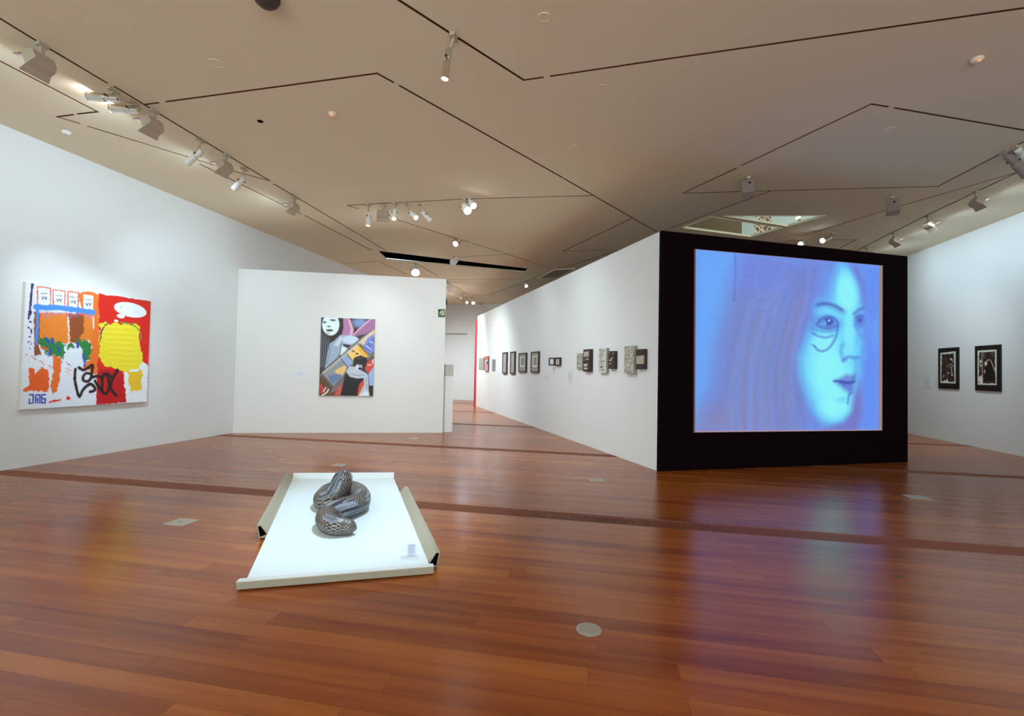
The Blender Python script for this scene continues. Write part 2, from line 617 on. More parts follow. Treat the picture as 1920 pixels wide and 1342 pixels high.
# plenum above the long slot: black box, the void's shade put into its colour
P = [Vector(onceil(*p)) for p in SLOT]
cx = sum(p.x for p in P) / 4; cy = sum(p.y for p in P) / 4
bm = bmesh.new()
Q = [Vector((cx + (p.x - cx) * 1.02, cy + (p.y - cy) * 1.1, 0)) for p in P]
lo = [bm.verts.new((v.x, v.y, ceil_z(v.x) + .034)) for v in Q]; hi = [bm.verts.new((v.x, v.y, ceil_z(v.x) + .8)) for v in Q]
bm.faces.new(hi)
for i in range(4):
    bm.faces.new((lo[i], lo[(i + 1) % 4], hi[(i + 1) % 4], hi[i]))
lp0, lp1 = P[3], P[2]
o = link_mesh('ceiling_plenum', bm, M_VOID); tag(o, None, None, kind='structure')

# upper storey seen through the two openings above the black wall
M_UP = mat('upper_wall_pale', srgb(196, 208, 206), .9)
M_UPD = mat('upper_wall_taupe', srgb(128, 108, 84), .9)
def lattice_mat():
    m = mat('ornamental_screen', srgb(200, 190, 170), .8)
    nt = m.node_tree
    v = nt.nodes.new('ShaderNodeTexVoronoi'); v.inputs['Scale'].default_value = 9; v.feature = 'DISTANCE_TO_EDGE'
    r = nt.nodes.new('ShaderNodeValToRGB'); r.color_ramp.interpolation = 'CONSTANT'
    r.color_ramp.elements[0].color = srgb(214, 214, 200); r.color_ramp.elements[1].color = srgb(140, 92, 60)
    r.color_ramp.elements[1].position = .1
    tc = nt.nodes.new('ShaderNodeTexCoord')
    nt.links.new(tc.outputs['Object'], v.inputs['Vector']); nt.links.new(v.outputs['Distance'], r.inputs[0])
    nt.links.new(r.outputs[0], nt.nodes['Principled BSDF'].inputs['Base Color'])
    return m
M_LAT = lattice_mat()
pa, pb = Vector(onceil(1262, 432)), Vector(onceil(1600, 405))
# vertical backdrop wall of the storey above, standing beyond the openings
YU = 13.6
def upx(px):
    return onplane(px, 415, (0, YU, 0), np.array([0, 1., 0]))[0]
bm = bmesh.new()
zb, zt_ = 4.89, 8.6
edges = [0.0, upx(1391), upx(1414), upx(1446), 9.5]
for i in range(4):
    box(bm, ((edges[i] + edges[i + 1]) / 2, YU + .1, (zb + zt_) / 2), (edges[i + 1] - edges[i], .2, zt_ - zb), mi=[0, 1, 2, 1][i])
box(bm, (0.0, 11.2, (zb + zt_) / 2), (.2, 5.2, zt_ - zb), mi=0)
box(bm, (9.5, 11.2, (zb + zt_) / 2), (.2, 5.2, zt_ - zb), mi=1)
box(bm, (4.75, 8.6, (zb + zt_) / 2), (9.7, .2, zt_ - zb), mi=1)
box(bm, (4.75, 11.2, zt_ + .1), (9.7, 5.4, .2), mi=1)
o = link_mesh('wall_upper', bm, [M_UPD, M_UP, M_LAT]); tag(o, None, None, kind='structure')
l = bpy.data.lights.new('upper_storey_lamp', 'AREA'); l.energy = 95; l.size = 2.5; l.color = (.9, 1, .98)
lo_ = bpy.data.objects.new('upper_storey_lamp', l); COL.objects.link(lo_); lo_.location = (5.5, 11.0, 8.4)
# pale metal edge round the openings
def edge_rim(px, nm):
    bmr = bmesh.new()
    P = [Vector(onceil(*p)) for p in px]
    for p, q in zip(P, P[1:] + P[:1]):
        bar(bmr, p + Vector((0, 0, -.006)), q + Vector((0, 0, -.006)), .014, .014)
    o = link_mesh(nm, bmr, M_CEIL); tag(o, None, None, kind='structure')
edge_rim(OPEN1, 'trim_2'); edge_rim(OPEN2, 'trim_3')

# ---- partitions
P0, P1 = np.array([-7.985, 9.16]), np.array([-3.701, 10.743])
pd_ = (P1 - P0) / np.linalg.norm(P1 - P0); pn = np.array([pd_[1], -pd_[0]])   # towards the camera
pb0, pb1 = P0 - pn * .11, P1 - pn * .11
PH = 3.63
wall('wall_partition', [P0, P1, pb1, pb0 + pd_ * .12], 0, PH, M_PART)
# thin metal corner bead and join at the partition's right end; half-height plinth beyond it
bm = bmesh.new()
c = P1 - pn * .125
prism(bm, [c + pd_ * .0, c + pd_ * .225, c + pd_ * .225 - pn * .5, c - pn * .5], 0, 1.33)
o = empty('display_plinth', (float(c[0]), float(c[1]), 0), 'half height pale plinth behind the right end of the partition', 'plinth')
q = link_mesh('body', bm, M_PART); q.parent = o; q.matrix_parent_inverse = o.matrix_world.inverted()
bm = bmesh.new()
prism(bm, [c, c + pd_ * .225, c + pd_ * .225 - pn * .5, c - pn * .5], 1.33, 1.61)
q = link_mesh('top_panel', bm, mat('plinth_top_grey', srgb(178, 174, 162), .7)); q.parent = o; q.matrix_parent_inverse = o.matrix_world.inverted()
q['label'] = 'darker grey upper panel'

# divider wall and black screen wall: one wedge
D0, D1 = np.array([.847, 7.622]), np.array([-5.156, 19.024])
B1 = np.array([5.374, 9.779])
dd = (D1 - D0) / np.linalg.norm(D1 - D0); dn = np.array([-dd[1], dd[0]])          # towards the left aisle
if dn[0] > 0: dn = -dn
bd = (B1 - D0) / np.linalg.norm(B1 - D0); bn = np.array([bd[1], -bd[0]])          # towards the camera
DH = 3.71
D0b = D0 - bn * .06; B1b = B1 - bn * .06
wall('wall_divider', [D0b, D1, D1 - dn * .35, D0b - dn * .35 + dd * .05], 0, DH, M_WALL)
wall('wall_screen_back', [D0b - dn * .352 - bn*.01, B1b - bn*.01, B1b - bn * .34, D0b - bn * .34 - dn * .45], 0, DH, M_BLACK)
bm = bmesh.new()
prism(bm, [D0, B1, B1b, D0b], 0, DH)
o = link_mesh('wall_screen', bm, M_BLACK); tag(o, None, None, kind='structure')
# red end of the divider
bm = bmesh.new()
e0 = D1 + dd * .005
prism(bm, [e0, e0 + dd * .42, e0 + dd * .42 - dn * .35, e0 - dn * .35], 0, 3.6)
o = link_mesh('wall_red_end', bm, M_RED); tag(o, None, None, kind='structure')


# ------------------------------------------------------------------ projected picture
def on_wall(px, P, n2, off=0.0):
    n = np.array([n2[0], n2[1], 0.0])
    return [onplane(x, y, np.array([P[0], P[1], 0]) + n * off, n) for x, y in px]

def c2p(q, ox, oy, s):
    return [(ox + x / s, oy + y / s) for x, y in q]

Q = [(83, 92), (1257, 195), (1254, 1229), (78, 1241)]
a = Art(350, 330, Q, (108, 152, 238))
a.poly([(83, 92), (320, 110), (320, 330), (250, 560), (180, 900), (80, 1150)], (104, 166, 246), soft=60)
a.poly([(390, 100), (930, 160), (960, 200), (880, 400), (800, 560), (740, 760), (750, 900), (790, 1060), (870, 1230), (90, 1250), (150, 1110), (215, 960), (240, 700), (300, 440), (320, 250)], (114, 134, 216), soft=70, rough=14, scale=90)
a.poly([(330, 420), (640, 500), (700, 900), (600, 1240), (120, 1250), (220, 1000), (260, 700)], (120, 132, 184), soft=150, a=.85)
a.poly([(120, 1120), (520, 1040), (620, 1250), (80, 1250)], (134, 134, 180), soft=90, a=.7)
for i in range(60):
    r = random.Random(i)
    x = 330 + r.random() * 520
    t = (x - 330) / 520
    a.line([(x + 150 - 60 * t, 150 + r.random() * 330), (x + 60, 480 + r.random() * 80), (x - 30 + 30 * t, 820 + r.random() * 120), (x - 90 + t * 150 + r.random() * 50, 1240)],
           8 + r.random() * 26, [(104, 140, 226), (138, 140, 180), (116, 122, 176), (124, 152, 232)][i % 4], soft=26, a=.22, rough=6, scale=120, seed=i)
a.line([(322, 110), (330, 200), (320, 420)], 12, (100, 110, 210), soft=10, a=.6)
face = [(995, 185), (1050, 215), (1090, 300), (1118, 400), (1120, 445), (1100, 480), (1098, 560), (1108, 640), (1132, 730), (1128, 775), (1108, 800), (1118, 850), (1106, 905), (1098, 960), (1070, 1010),
        (1064, 1080), (1045, 1130), (1000, 1172), (940, 1192), (880, 1172), (830, 1110), (790, 1020), (748, 900), (738, 780), (790, 640), (830, 520), (850, 430), (900, 400), (935, 300)]
a.poly(face, (96, 170, 246), soft=50)
a.poly([(x * .96 + 38, y * .97 + 20) for x, y in face], (112, 214, 248), soft=46)
a.ell(925, 880, 120, 210, (140, 244, 250), ang=-10, soft=.8, a=.9)
a.ell(1030, 370, 62, 130, (140, 244, 250), ang=-6, soft=.7, a=.9)
a.ell(950, 1090, 90, 70, (140, 246, 250), soft=.9, a=.8)
a.ell(880, 690, 70, 50, (140, 240, 250), soft=.9, a=.8)
a.ell(1045, 620, 34, 130, (132, 236, 250), soft=.8, a=.7)
a.poly([(880, 200), (960, 240), (930, 400), (880, 430), (850, 380)], (108, 150, 238), soft=40, a=.7)
INK = (74, 84, 186)
# brow, lids and eye
a.line([(838, 446), (880, 436), (930, 446), (968, 462), (1008, 486)], 34, (86, 112, 206), soft=30, a=.55)
a.line([(848, 440), (900, 434), (950, 446), (1000, 474)], 17, INK, soft=16, a=.75)
a.line([(1076, 500), (1104, 474), (1138, 462)], 17, INK, soft=16, a=.7)
a.ell(905, 556, 86, 48, (96, 132, 222), ang=6, soft=.8, a=.8)
a.line([(806, 520), (816, 560), (812, 590)], 44, (98, 124, 222), soft=44, a=.5)
a.line([(842, 562), (872, 528), (910, 514), (948, 526), (974, 556)], 13, INK, soft=11, a=.75)
a.ell(914, 548, 33, 27, (60, 70, 168), soft=.6, a=.85)
a.ell(890, 556, 12, 14, (120, 190, 240), soft=.8, a=.6)
a.ell(918, 541, 8, 7, (150, 214, 248), soft=.7, a=.9)
a.line([(846, 574), (880, 588), (930, 590), (972, 570)], 15, (76, 92, 190), soft=14, a=.7)
a.line([(806, 590), (850, 606), (910, 612), (960, 600)], 12, (92, 120, 214), soft=14, a=.5)
# loops drawn on the cheek
a.line([(812, 618), (850, 640), (900, 648), (940, 636)], 13, (84, 104, 200), soft=11, a=.7)
a.line([(974, 576), (968, 620), (948, 672), (916, 714), (878, 734), (846, 726), (824, 700)], 15, (80, 98, 196), soft=11, a=.72)
a.line([(800, 690), (826, 704)], 12, (84, 108, 206), soft=12, a=.5)
# far eye
a.ell(1110, 544, 34, 42, (88, 116, 212), soft=.9, a=.8)
a.line([(1086, 524), (1112, 508), (1136, 520)], 11, INK, soft=10, a=.65)
a.ell(1112, 538, 15, 14, (66, 78, 176), soft=.8, a=.7)
a.line([(1082, 572), (1102, 610), (1122, 640)], 16, (92, 140, 224), soft=18, a=.6)
# nose
a.line([(1006, 690), (992, 728), (1000, 768), (1016, 792)], 22, (92, 158, 232), soft=24, a=.75)
a.line([(1006, 792), (1028, 776), (1050, 768), (1072, 776), (1104, 772)], 20, (84, 126, 218), soft=18, a=.8)
a.ell(1040, 738, 26, 22, (130, 222, 248), soft=.9, a=.5)
a.line([(1128, 700), (1132, 740), (1120, 782)], 10, (96, 150, 236), soft=10, a=.6)
a.line([(1090, 790), (1084, 860)], 18, (96, 170, 236), soft=20, a=.6)
# mouth
a.poly([(950, 922), (990, 900), (1030, 880), (1052, 888), (1086, 874), (1092, 900), (1082, 940), (1070, 985), (1052, 1000), (1014, 976), (976, 946)], (92, 110, 206), soft=18, a=.95)
a.line([(950, 922), (990, 924), (1030, 934), (1078, 926)], 13, (62, 66, 160), soft=12, a=.85)
a.ell(1036, 906, 28, 11, (116, 156, 228), soft=.9, a=.7)
a.ell(1040, 962, 24, 14, (108, 140, 220), soft=.9, a=.6)
a.line([(1060, 992), (1042, 1016), (1036, 1062)], 13, (78, 100, 196), soft=10, a=.75)
a.ell(1000, 1040, 40, 18, (104, 200, 240), soft=.9, a=.5)
a.poly([(1050, 190), (1100, 200), (1160, 330), (1160, 470), (1130, 440), (1118, 330)], (110, 118, 206), soft=22, a=.85)
a.poly([(1140, 200), (1240, 205), (1240, 1225), (1105, 1225), (1120, 900), (1145, 700), (1160, 450)], (100, 142, 240), soft=34, a=.9)
a.poly([(1175, 560), (1236, 530), (1236, 700), (1200, 720)], (108, 160, 246), soft=40, a=.8)
a.poly([(1112, 930), (1130, 1100), (1100, 1235), (880, 1235), (940, 1200), (1010, 1180), (1062, 1110), (1080, 1000)], (116, 120, 196), soft=22)
a.poly([(1236, 190), (1260, 190), (1256, 1235), (1230, 1235)], (150, 132, 136), soft=3)
a.line([(76, 1240), (1256, 1230)], 9, (190, 150, 160), soft=5)
a.c += (vnoise(a.X / 5, a.Y / 5, 5) * .018)[..., None] * np.array([1, 1, 1.2])
a.c = np.clip(a.c, 0, 1)
scr_px = c2p(Q, 1280, 440, 3.355)
cor = on_wall(scr_px, D0, bn, .032)
ctr = np.mean([on_wall(scr_px, D0, bn, 0)], axis=1)[0]
root = empty('projection_screen', (float(ctr[0]), float(ctr[1]), float(ctr[2])), 'large screen on the black wall showing a blue projected close-up of a face', 'screen')
def adopt(o, r):
    bpy.context.view_layer.update()
    o.parent = r
    o.matrix_parent_inverse = r.matrix_world.inverted()
    return o
adopt(a.mesh('projected_image', cor, M_SCREEN), root)
bm = bmesh.new()
n3 = np.array([bn[0], bn[1], 0])
ex = [np.array(p) for p in cor]; cc = sum(ex) / 4
fr = [cc + (p - cc) * 1.006 - n3 * .002 for p in ex]
hexa(bm, fr, [p - n3 * .028 for p in fr])
adopt(link_mesh('screen_panel', bm, mat('screen_edge', srgb(150, 110, 100), .7)), root)


# ------------------------------------------------------------------ pictures on the walls
def hung(name, art, px, P, n2, th, label, cat, edge_mat, group=None, frame=None, fw=.03, nx=None):
    """canvas or framed work: a body th deep on the wall plane, its picture on the front."""
    F = on_wall(px, P, n2, th)
    n = np.array([n2[0], n2[1], 0.0])
    # square up: vertical sides, level edges
    ctr = sum(F) / 4
    t = np.array([-n[1], n[0], 0.0])
    uu = [float((p - ctr) @ t) for p in F]
    zz = [float(p[2]) for p in F]
    s0 = 1 if uu[1] > uu[0] else -1
    ul = (uu[0] + uu[3]) / 2; ur = (uu[1] + uu[2]) / 2
    z1 = (zz[0] + zz[1]) / 2; z0 = (zz[2] + zz[3]) / 2
    base = ctr.copy(); base[2] = 0
    def pt(u, z, off=0.0):
        return base + t * u + np.array([0, 0, z]) + n * off
    root = empty(name, tuple(float(v) for v in pt((ul + ur) / 2, (z0 + z1) / 2, -th)), label, cat, group)
    bm = bmesh.new()
    f = [pt(ul, z1), pt(ur, z1), pt(ur, z0), pt(ul, z0)]
    if frame:
        g = fw
        s = 1 if ur > ul else -1
        outer = f
        inner = [pt(ul + s * g, z1 - g), pt(ur - s * g, z1 - g), pt(ur - s * g, z0 + g), pt(ul + s * g, z0 + g)]
        for i in range(4):
            j = (i + 1) % 4
            quad = [outer[i], outer[j], inner[j], inner[i]]
            hexa(bm, quad, [p - n * (th - .002) for p in quad])
        adopt(link_mesh('frame', bm, frame), root)
        bm = bmesh.new()
        f2 = [p - n * .014 for p in inner]
        hexa(bm, [p - n * .002 for p in f2], [p - n * (th - .016) for p in f2])
        adopt(link_mesh('backing_board', bm, edge_mat), root)
        adopt(art.mesh('print', f2, M_ART), root)
    else:
        hexa(bm, [p - n * .0015 for p in f], [p - n * (th - .003) for p in f])
        adopt(link_mesh('stretcher', bm, edge_mat), root)
        adopt(art.mesh('painted_front', f, M_ART), root)
    return root, f

# --- large painting on the left wall
Q = [(218, 130), (1272, 285), (1225, 1135), (165, 1195)]
a = Art(300, 290, Q, (232, 236, 242))
a.poly([(650, 215), (840, 222), (850, 900), (800, 900), (700, 870), (760, 640), (690, 560)], (240, 118, 36), rough=18, scale=28, seed=3, soft=3)
for k, (x0_, y0_, x1_, y1_) in enumerate([(315, 172, 425, 322), (445, 195, 545, 335), (568, 208, 657, 345), (698, 232, 782, 362)]):
    q4 = [(x0_, y0_), (x1_, y0_ + 12), (x1_ - 4, y1_ + 5), (x0_, y1_)]
    a.poly(q4, (236, 240, 246), soft=3)
    if k < 3:
        a.line([(x0_, y1_), (x0_, y0_), (x1_, y0_ + 12), (x1_ - 4, y1_ + 5)], 10, (238, 96, 48), rough=3, scale=14, soft=3, smooth=False)
    mx, my = (x0_ + x1_) / 2, (y0_ + y1_) / 2
    a.line([(mx - 26, my - 18), (mx - 12, my - 22), (mx + 6, my - 16), (mx + 24, my - 20)], 6, (90, 100, 110), rough=4, scale=8, soft=3)
    a.line([(mx - 20, my + 8), (mx - 12, my + 30), (mx - 4, my + 12), (mx + 6, my + 12), (mx + 12, my + 34), (mx + 20, my + 6)], 6, (80, 92, 104), rough=3, scale=8, soft=3)
a.line([(270, 152), (268, 190), (258, 290), (250, 385)], 20, (66, 44, 96), rough=4, scale=20, soft=3)
a.ell(272, 156, 15, 10, (66, 44, 96)); a.ell(248, 392, 17, 26, (66, 44, 96), rough=6)
for (sx, sy, rx, ry) in ((242, 430, 9, 20), (255, 466, 12, 9), (240, 516, 9, 7), (262, 545, 8, 22), (246, 592, 14, 6), (244, 634, 16, 7), (262, 650, 8, 5), (250, 690, 6, 4)):
    a.ell(sx, sy, rx, ry, (74, 52, 104), soft=.3, rough=4, scale=9)
a.poly([(290, 385), (785, 400), (775, 610), (690, 640), (560, 650), (310, 640)], (236, 134, 44), rough=9, scale=22, seed=8, soft=3)
a.poly([(578, 400), (702, 405), (695, 560), (650, 630), (584, 640)], (150, 78, 36), rough=9, scale=18, seed=12, soft=4)
a.poly([(284, 385), (335, 390), (325, 700), (345, 740), (285, 755)], (150, 78, 36), rough=7, scale=18, seed=14, soft=3)
a.line([(568, 430), (574, 640)], 9, (236, 236, 236), rough=7, scale=12, soft=3)
a.line([(778, 420), (782, 520)], 10, (236, 236, 236), rough=5, scale=12, soft=3)
a.line([(300, 345), (500, 350), (778, 384)], 46, (78, 146, 236), rough=5, scale=26, seed=4, soft=4)
a.line([(316, 350), (312, 480), (304, 650)], 24, (84, 144, 232), rough=4, scale=18, soft=4)
for k in range(30):
    x = 340 + k * 14.6
    a.line([(x, 372 + k * .9), (x + (k % 3) * 2, 400 + (k * 37 % 40))], 5, (226, 112, 150) if k % 3 else (110, 130, 224), soft=3, a=.85)
G = (44, 128, 66)
a.poly([(320, 590), (400, 600), (520, 640), (545, 720), (500, 775), (420, 740), (350, 700)], G, rough=18, scale=20, seed=21, soft=3)
a.poly([(548, 660), (600, 640), (625, 680), (560, 695)], G, rough=12, scale=14, seed=22, soft=3)
a.poly([(640, 620), (750, 625), (765, 690), (745, 780), (700, 815), (690, 700), (640, 660)], G, rough=14, scale=18, seed=23, soft=3)
for p in ([(380, 600), (400, 640)], [(430, 605), (440, 630), (420, 650)], [(420, 690), (400, 760)], [(640, 640), (650, 680)], [(690, 740), (705, 830)], [(480, 680), (495, 710)]):
    a.line(p, 16, (48, 64, 186), rough=6, scale=12, soft=3)
a.line([(340, 670), (400, 700)], 12, (230, 90, 50), rough=6, scale=12, soft=3)
a.poly([(245, 790), (400, 740), (430, 800), (300, 830)], (236, 238, 240), rough=16, scale=14, seed=31, soft=3)
a.poly([(246, 845), (284, 860), (288, 905), (318, 870), (350, 845), (396, 870), (410, 960), (400, 1046), (190, 1042), (192, 1015), (240, 1000)], (240, 100, 30), rough=8, scale=20, seed=33, soft=3)
a.poly([(432, 745), (512, 775), (500, 880), (480, 1040), (435, 1065), (415, 1000), (440, 880)], (238, 112, 34), rough=10, scale=20, seed=34, soft=3)
a.poly([(395, 1135), (440, 1118), (510, 1108), (500, 1122), (400, 1143)], (226, 52, 30), rough=4, scale=10, soft=2)
a.ell(566, 1102, 17, 15, (224, 48, 28), rough=4, scale=10)
for k in range(16):
    a.ell(220 + (k * 73) % 380, 740 + (k * 41) % 110, 10, 4, [(230, 70, 50), (140, 60, 60), (240, 130, 120)][k % 3], rough=4, scale=8, soft=.4)
for k in range(10):
    a.line([(540 + (k * 17) % 50, 850 + (k * 11) % 70), (562 + (k * 17) % 50, 853 + (k * 11) % 70)], 4, (238, 130, 120), soft=3, a=.8)
# right half: flat red field with thought bubbles, plain brushed yellow patches
a.poly([(826, 222), (1280, 286), (1262, 560), (1248, 860), (1222, 985), (1196, 800), (1050, 860), (1040, 1000), (1052, 1140), (798, 1158), (806, 900), (832, 600)], (224, 34, 18), rough=7, scale=26, seed=41, soft=3)
a.poly([(832, 860), (1040, 870), (1030, 1000), (1050, 1138), (800, 1156), (806, 900)], (196, 16, 22), rough=7, scale=24, seed=42, soft=4)
a.poly([(1110, 262), (1280, 288), (1262, 320)], (190, 60, 24), rough=5, soft=3, a=.6)
a.poly([(1196, 800), (1240, 840), (1225, 1140), (1052, 1140), (1040, 1010), (1030, 880)], (238, 242, 242), rough=9, scale=20, seed=44, soft=3)
a.poly([(834, 480), (960, 470), (1176, 492), (1182, 640), (1190, 800), (1180, 860), (1010, 880), (838, 800), (828, 640)], (244, 224, 44), rough=16, scale=44, seed=51, soft=4)
for k in range(16):
    a.line([(850 + k * 6, 500 + k * 22), (1160 - (k * 31) % 60, 512 + k * 22)], 7, [(250, 236, 80), (232, 202, 40)][k % 2], rough=6, scale=30, seed=60 + k, soft=7, a=.6)
a.line([(1010, 468), (1110, 486), (1172, 540), (1180, 610)], 9, (70, 160, 70), rough=6, scale=16, soft=4)
a.line([(900, 470), (850, 540), (836, 620)], 12, (96, 50, 90), rough=6, scale=16, soft=4)
a.poly([(1070, 880), (1190, 872), (1180, 1040), (1090, 1046)], (240, 196, 40), rough=12, scale=26, seed=54, soft=4)
a.ell(1095, 360, 140, 60, (240, 244, 244), ang=12, soft=.05)
a.ell(1013, 415, 34, 17, (240, 244, 244), ang=10, soft=.1)
a.ell(973, 455, 19, 11, (240, 244, 244), ang=10, soft=.1)
a.ell(1016, 338, 6, 4, (120, 130, 140), soft=.5)
for k in range(5):
    a.ell(1128 + k * 9, 374 + (k % 2) * 7, 3, 2, (150, 160, 165), soft=.6)
# black looping tag
K = (44, 20, 16)
for p in ([(626, 862), (620, 940), (634, 1020), (656, 1090), (684, 1040), (716, 1004), (752, 986), (784, 1010), (782, 1040), (748, 1050)],
          [(654, 846), (690, 868), (730, 850), (770, 828), (764, 880), (756, 930), (730, 962), (694, 956), (690, 926), (716, 896), (756, 900)],
          [(756, 936), (800, 920), (840, 930), (850, 970), (846, 1030), (870, 1068), (900, 1040), (908, 980), (896, 930), (868, 900), (850, 950)],
          [(980, 868), (944, 930), (920, 1000), (930, 1040), (966, 1080)], [(896, 900), (930, 930)], [(790, 960), (820, 1010), (850, 1050)]):
    a.line(p, 25, K, rough=2, scale=16, soft=8)
# blue block signature
BL_ = (58, 84, 190)
for p in ([(244, 1072), (276, 1070), (274, 1140), (244, 1142), (244, 1108)], [(294, 1140), (296, 1076), (330, 1072), (330, 1140)], [(312, 1100), (312, 1138)],
          [(376, 1070), (346, 1074), (346, 1140), (374, 1138), (374, 1104), (358, 1106)]):
    a.line(p, 13, BL_, rough=2, scale=8, soft=3, smooth=False)
a.c = np.clip(a.c * (1 + .04 * vnoise(a.X / 9, a.Y / 9, 3))[..., None], 0, 1)
hung('painting', a, c2p(Q, 0, 500, 4.4735), (XL, 6), (1.0, 0.0), .055,
     'large unframed canvas on the left wall, red, yellow, orange and white with black graffiti scrawl', 'painting', M_CANVAS)

# --- painting on the partition
Q = [(278, 172), (960, 185), (935, 1155), (262, 1150)]
a = Art(170, 240, Q, (62, 40, 34))
a.ell(765, 235, 88, 55, (118, 148, 190), soft=1.0)
a.poly([(555, 172), (615, 172), (680, 300), (690, 400), (540, 400)], (176, 120, 160), soft=6)
a.poly([(610, 185), (640, 190), (686, 320), (672, 392), (640, 390), (650, 300)], (226, 172, 190), soft=8)
a.poly([(690, 388), (780, 280), (890, 190), (960, 185), (955, 318), (850, 372), (700, 408)], (160, 104, 146), soft=8)
a.line([(690, 385), (790, 285), (900, 190)], 16, (226, 168, 190), soft=8)
a.poly([(280, 172), (550, 172), (560, 300), (530, 400), (460, 480), (400, 470), (290, 350)], (46, 24, 20), soft=6)
a.poly([(278, 330), (400, 420), (385, 600), (345, 800), (270, 900)], (58, 52, 52), soft=5)
for k in range(8):
    a.line([(290 + k * 13, 380 + k * 12), (285 + k * 12, 600), (276 + k * 10, 800)], 5, [(150, 160, 170), (34, 24, 22)][k % 2], soft=4, a=.8)
a.ell(398, 262, 108, 138, (224, 244, 240), soft=.08)
a.line([(288, 232), (318, 222), (344, 238)], 9, (50, 34, 34), soft=6); a.ell(318, 240, 18, 8, (60, 46, 46), soft=.6)
a.line([(384, 206), (420, 196), (462, 208)], 10, (50, 34, 34), soft=6); a.ell(424, 212, 24, 8, (60, 46, 46), soft=.6)
a.ell(374, 286, 24, 10, (120, 100, 98), soft=.8)
a.ell(384, 336, 46, 15, (92, 66, 66), soft=.5); a.line([(340, 336), (428, 330)], 5, (40, 20, 20), soft=4)
a.ell(356, 374, 30, 8, (150, 150, 148), soft=.9)
a.poly([(385, 500), (440, 470), (520, 392), (640, 392), (745, 430), (760, 470), (640, 600), (520, 650), (330, 820), (350, 700)], (160, 172, 190), soft=5)
a.poly([(440, 520), (530, 400), (545, 470), (490, 540)], (198, 208, 218), soft=8)
a.ell(645, 450, 100, 52, (196, 212, 226), soft=.3)
a.poly([(550, 505), (660, 520), (620, 560), (560, 530)], (50, 34, 30), soft=5)
a.poly([(540, 530), (610, 560), (560, 640), (520, 640)], (216, 228, 232), soft=5)
a.line([(535, 470), (520, 600), (500, 660)], 7, (70, 66, 66), soft=4)
a.line([(400, 500), (385, 640), (350, 760)], 6, (100, 106, 114), soft=4)
a.poly([(270, 890), (420, 760), (560, 620), (760, 440), (955, 300), (955, 650), (860, 720), (600, 960), (430, 1130), (270, 940)], (112, 104, 96), soft=4)
a.poly([(320, 900), (400, 820), (540, 690), (610, 800), (580, 880), (440, 1035)], (142, 146, 150), soft=4)
a.poly([(440, 850), (520, 800), (575, 770), (605, 800), (560, 890), (500, 880)], (236, 190, 116), rough=8, soft=6)
a.poly([(380, 905), (520, 880), (540, 930), (430, 1010), (385, 960)], (104, 124, 160), rough=6, soft=6)
a.poly([(538, 682), (600, 640), (690, 740), (612, 798)], (148, 168, 206), soft=4)
a.poly([(600, 610), (740, 506), (890, 655), (760, 700), (690, 725)], (240, 204, 110), soft=4)
a.poly([(740, 520), (800, 560), (880, 655), (830, 668), (760, 600)], (242, 172, 50), soft=6)
for k in range(9):
    x, y = 620 + (k * 47) % 180, 560 + (k * 31) % 120
    a.line([(x, y + 10), (x + 20, y - 6), (x + 26, y + 12)], 10, [(110, 60, 40), (150, 84, 60)][k % 2], soft=5)
a.poly([(765, 470), (955, 312), (955, 400), (830, 510), (800, 520)], (232, 194, 146), soft=5)
a.poly([(815, 520), (870, 430), (945, 370), (945, 590), (900, 630), (850, 590)], (118, 136, 206), rough=6, soft=5)
for k in range(7):
    a.line([(830 + k * 15, 540 - k * 18), (900 + k * 7, 600 - k * 28)], 7, [(50, 60, 140), (220, 220, 236), (40, 40, 70)][k % 3], rough=3, soft=4)
for k in range(24):
    t = k / 23
    x, y = 300 + t * 575, 862 - t * 490
    a.poly([(x, y), (x + 16, y - 14), (x + 30, y + 14), (x + 14, y + 30)], (204, 200, 192) if k % 1 == 0 else (0, 0, 0), soft=4)
for k in range(7):
    t = k / 6
    x, y = 392 + t * 150, 1106 - t * 110
    a.poly([(x, y), (x + 14, y - 12), (x + 34, y + 12), (x + 20, y + 28)], (150, 110, 104), soft=4)
a.line([(500, 650), (620, 800)], 9, (70, 64, 60), soft=4); a.line([(740, 500), (880, 660)], 9, (120, 90, 60), soft=4)
a.line([(300, 900), (440, 1040)], 10, (78, 72, 66), soft=4)
a.poly([(262, 905), (330, 940), (430, 1060), (390, 1150), (262, 1150)], (92, 66, 38), soft=5)
a.poly([(262, 1005), (300, 1020), (335, 1110), (290, 1130)], (206, 48, 56), soft=5)
a.line([(300, 1150), (360, 1110), (378, 1075)], 16, (240, 226, 200), soft=5)
a.line([(320, 1100), (345, 1050)], 12, (240, 226, 200), soft=5)
a.poly([(440, 1150), (500, 1060), (580, 990), (540, 1150)], (204, 80, 60), soft=5)
a.poly([(400, 1150), (430, 1100), (470, 1150)], (120, 40, 36), soft=5)
a.poly([(720, 1155), (740, 1020), (840, 940), (840, 1155)], (206, 72, 50), soft=6)
a.poly([(820, 790), (860, 730), (945, 680), (945, 800), (880, 890)], (206, 70, 52), soft=5)
a.line([(870, 770), (915, 765)], 9, (240, 230, 220), soft=4); a.line([(934, 700), (932, 745)], 12, (240, 235, 230), soft=4)
a.poly([(880, 880), (945, 790), (936, 1025), (890, 1025)], (150, 180, 222), soft=4)
a.poly([(888, 1028), (940, 1028), (936, 1158), (888, 1158)], (30, 12, 12), soft=4)
a.poly([(590, 865), (640, 920), (820, 930), (760, 1020), (740, 1158), (524, 1158), (560, 1000)], (18, 8, 10), soft=4)
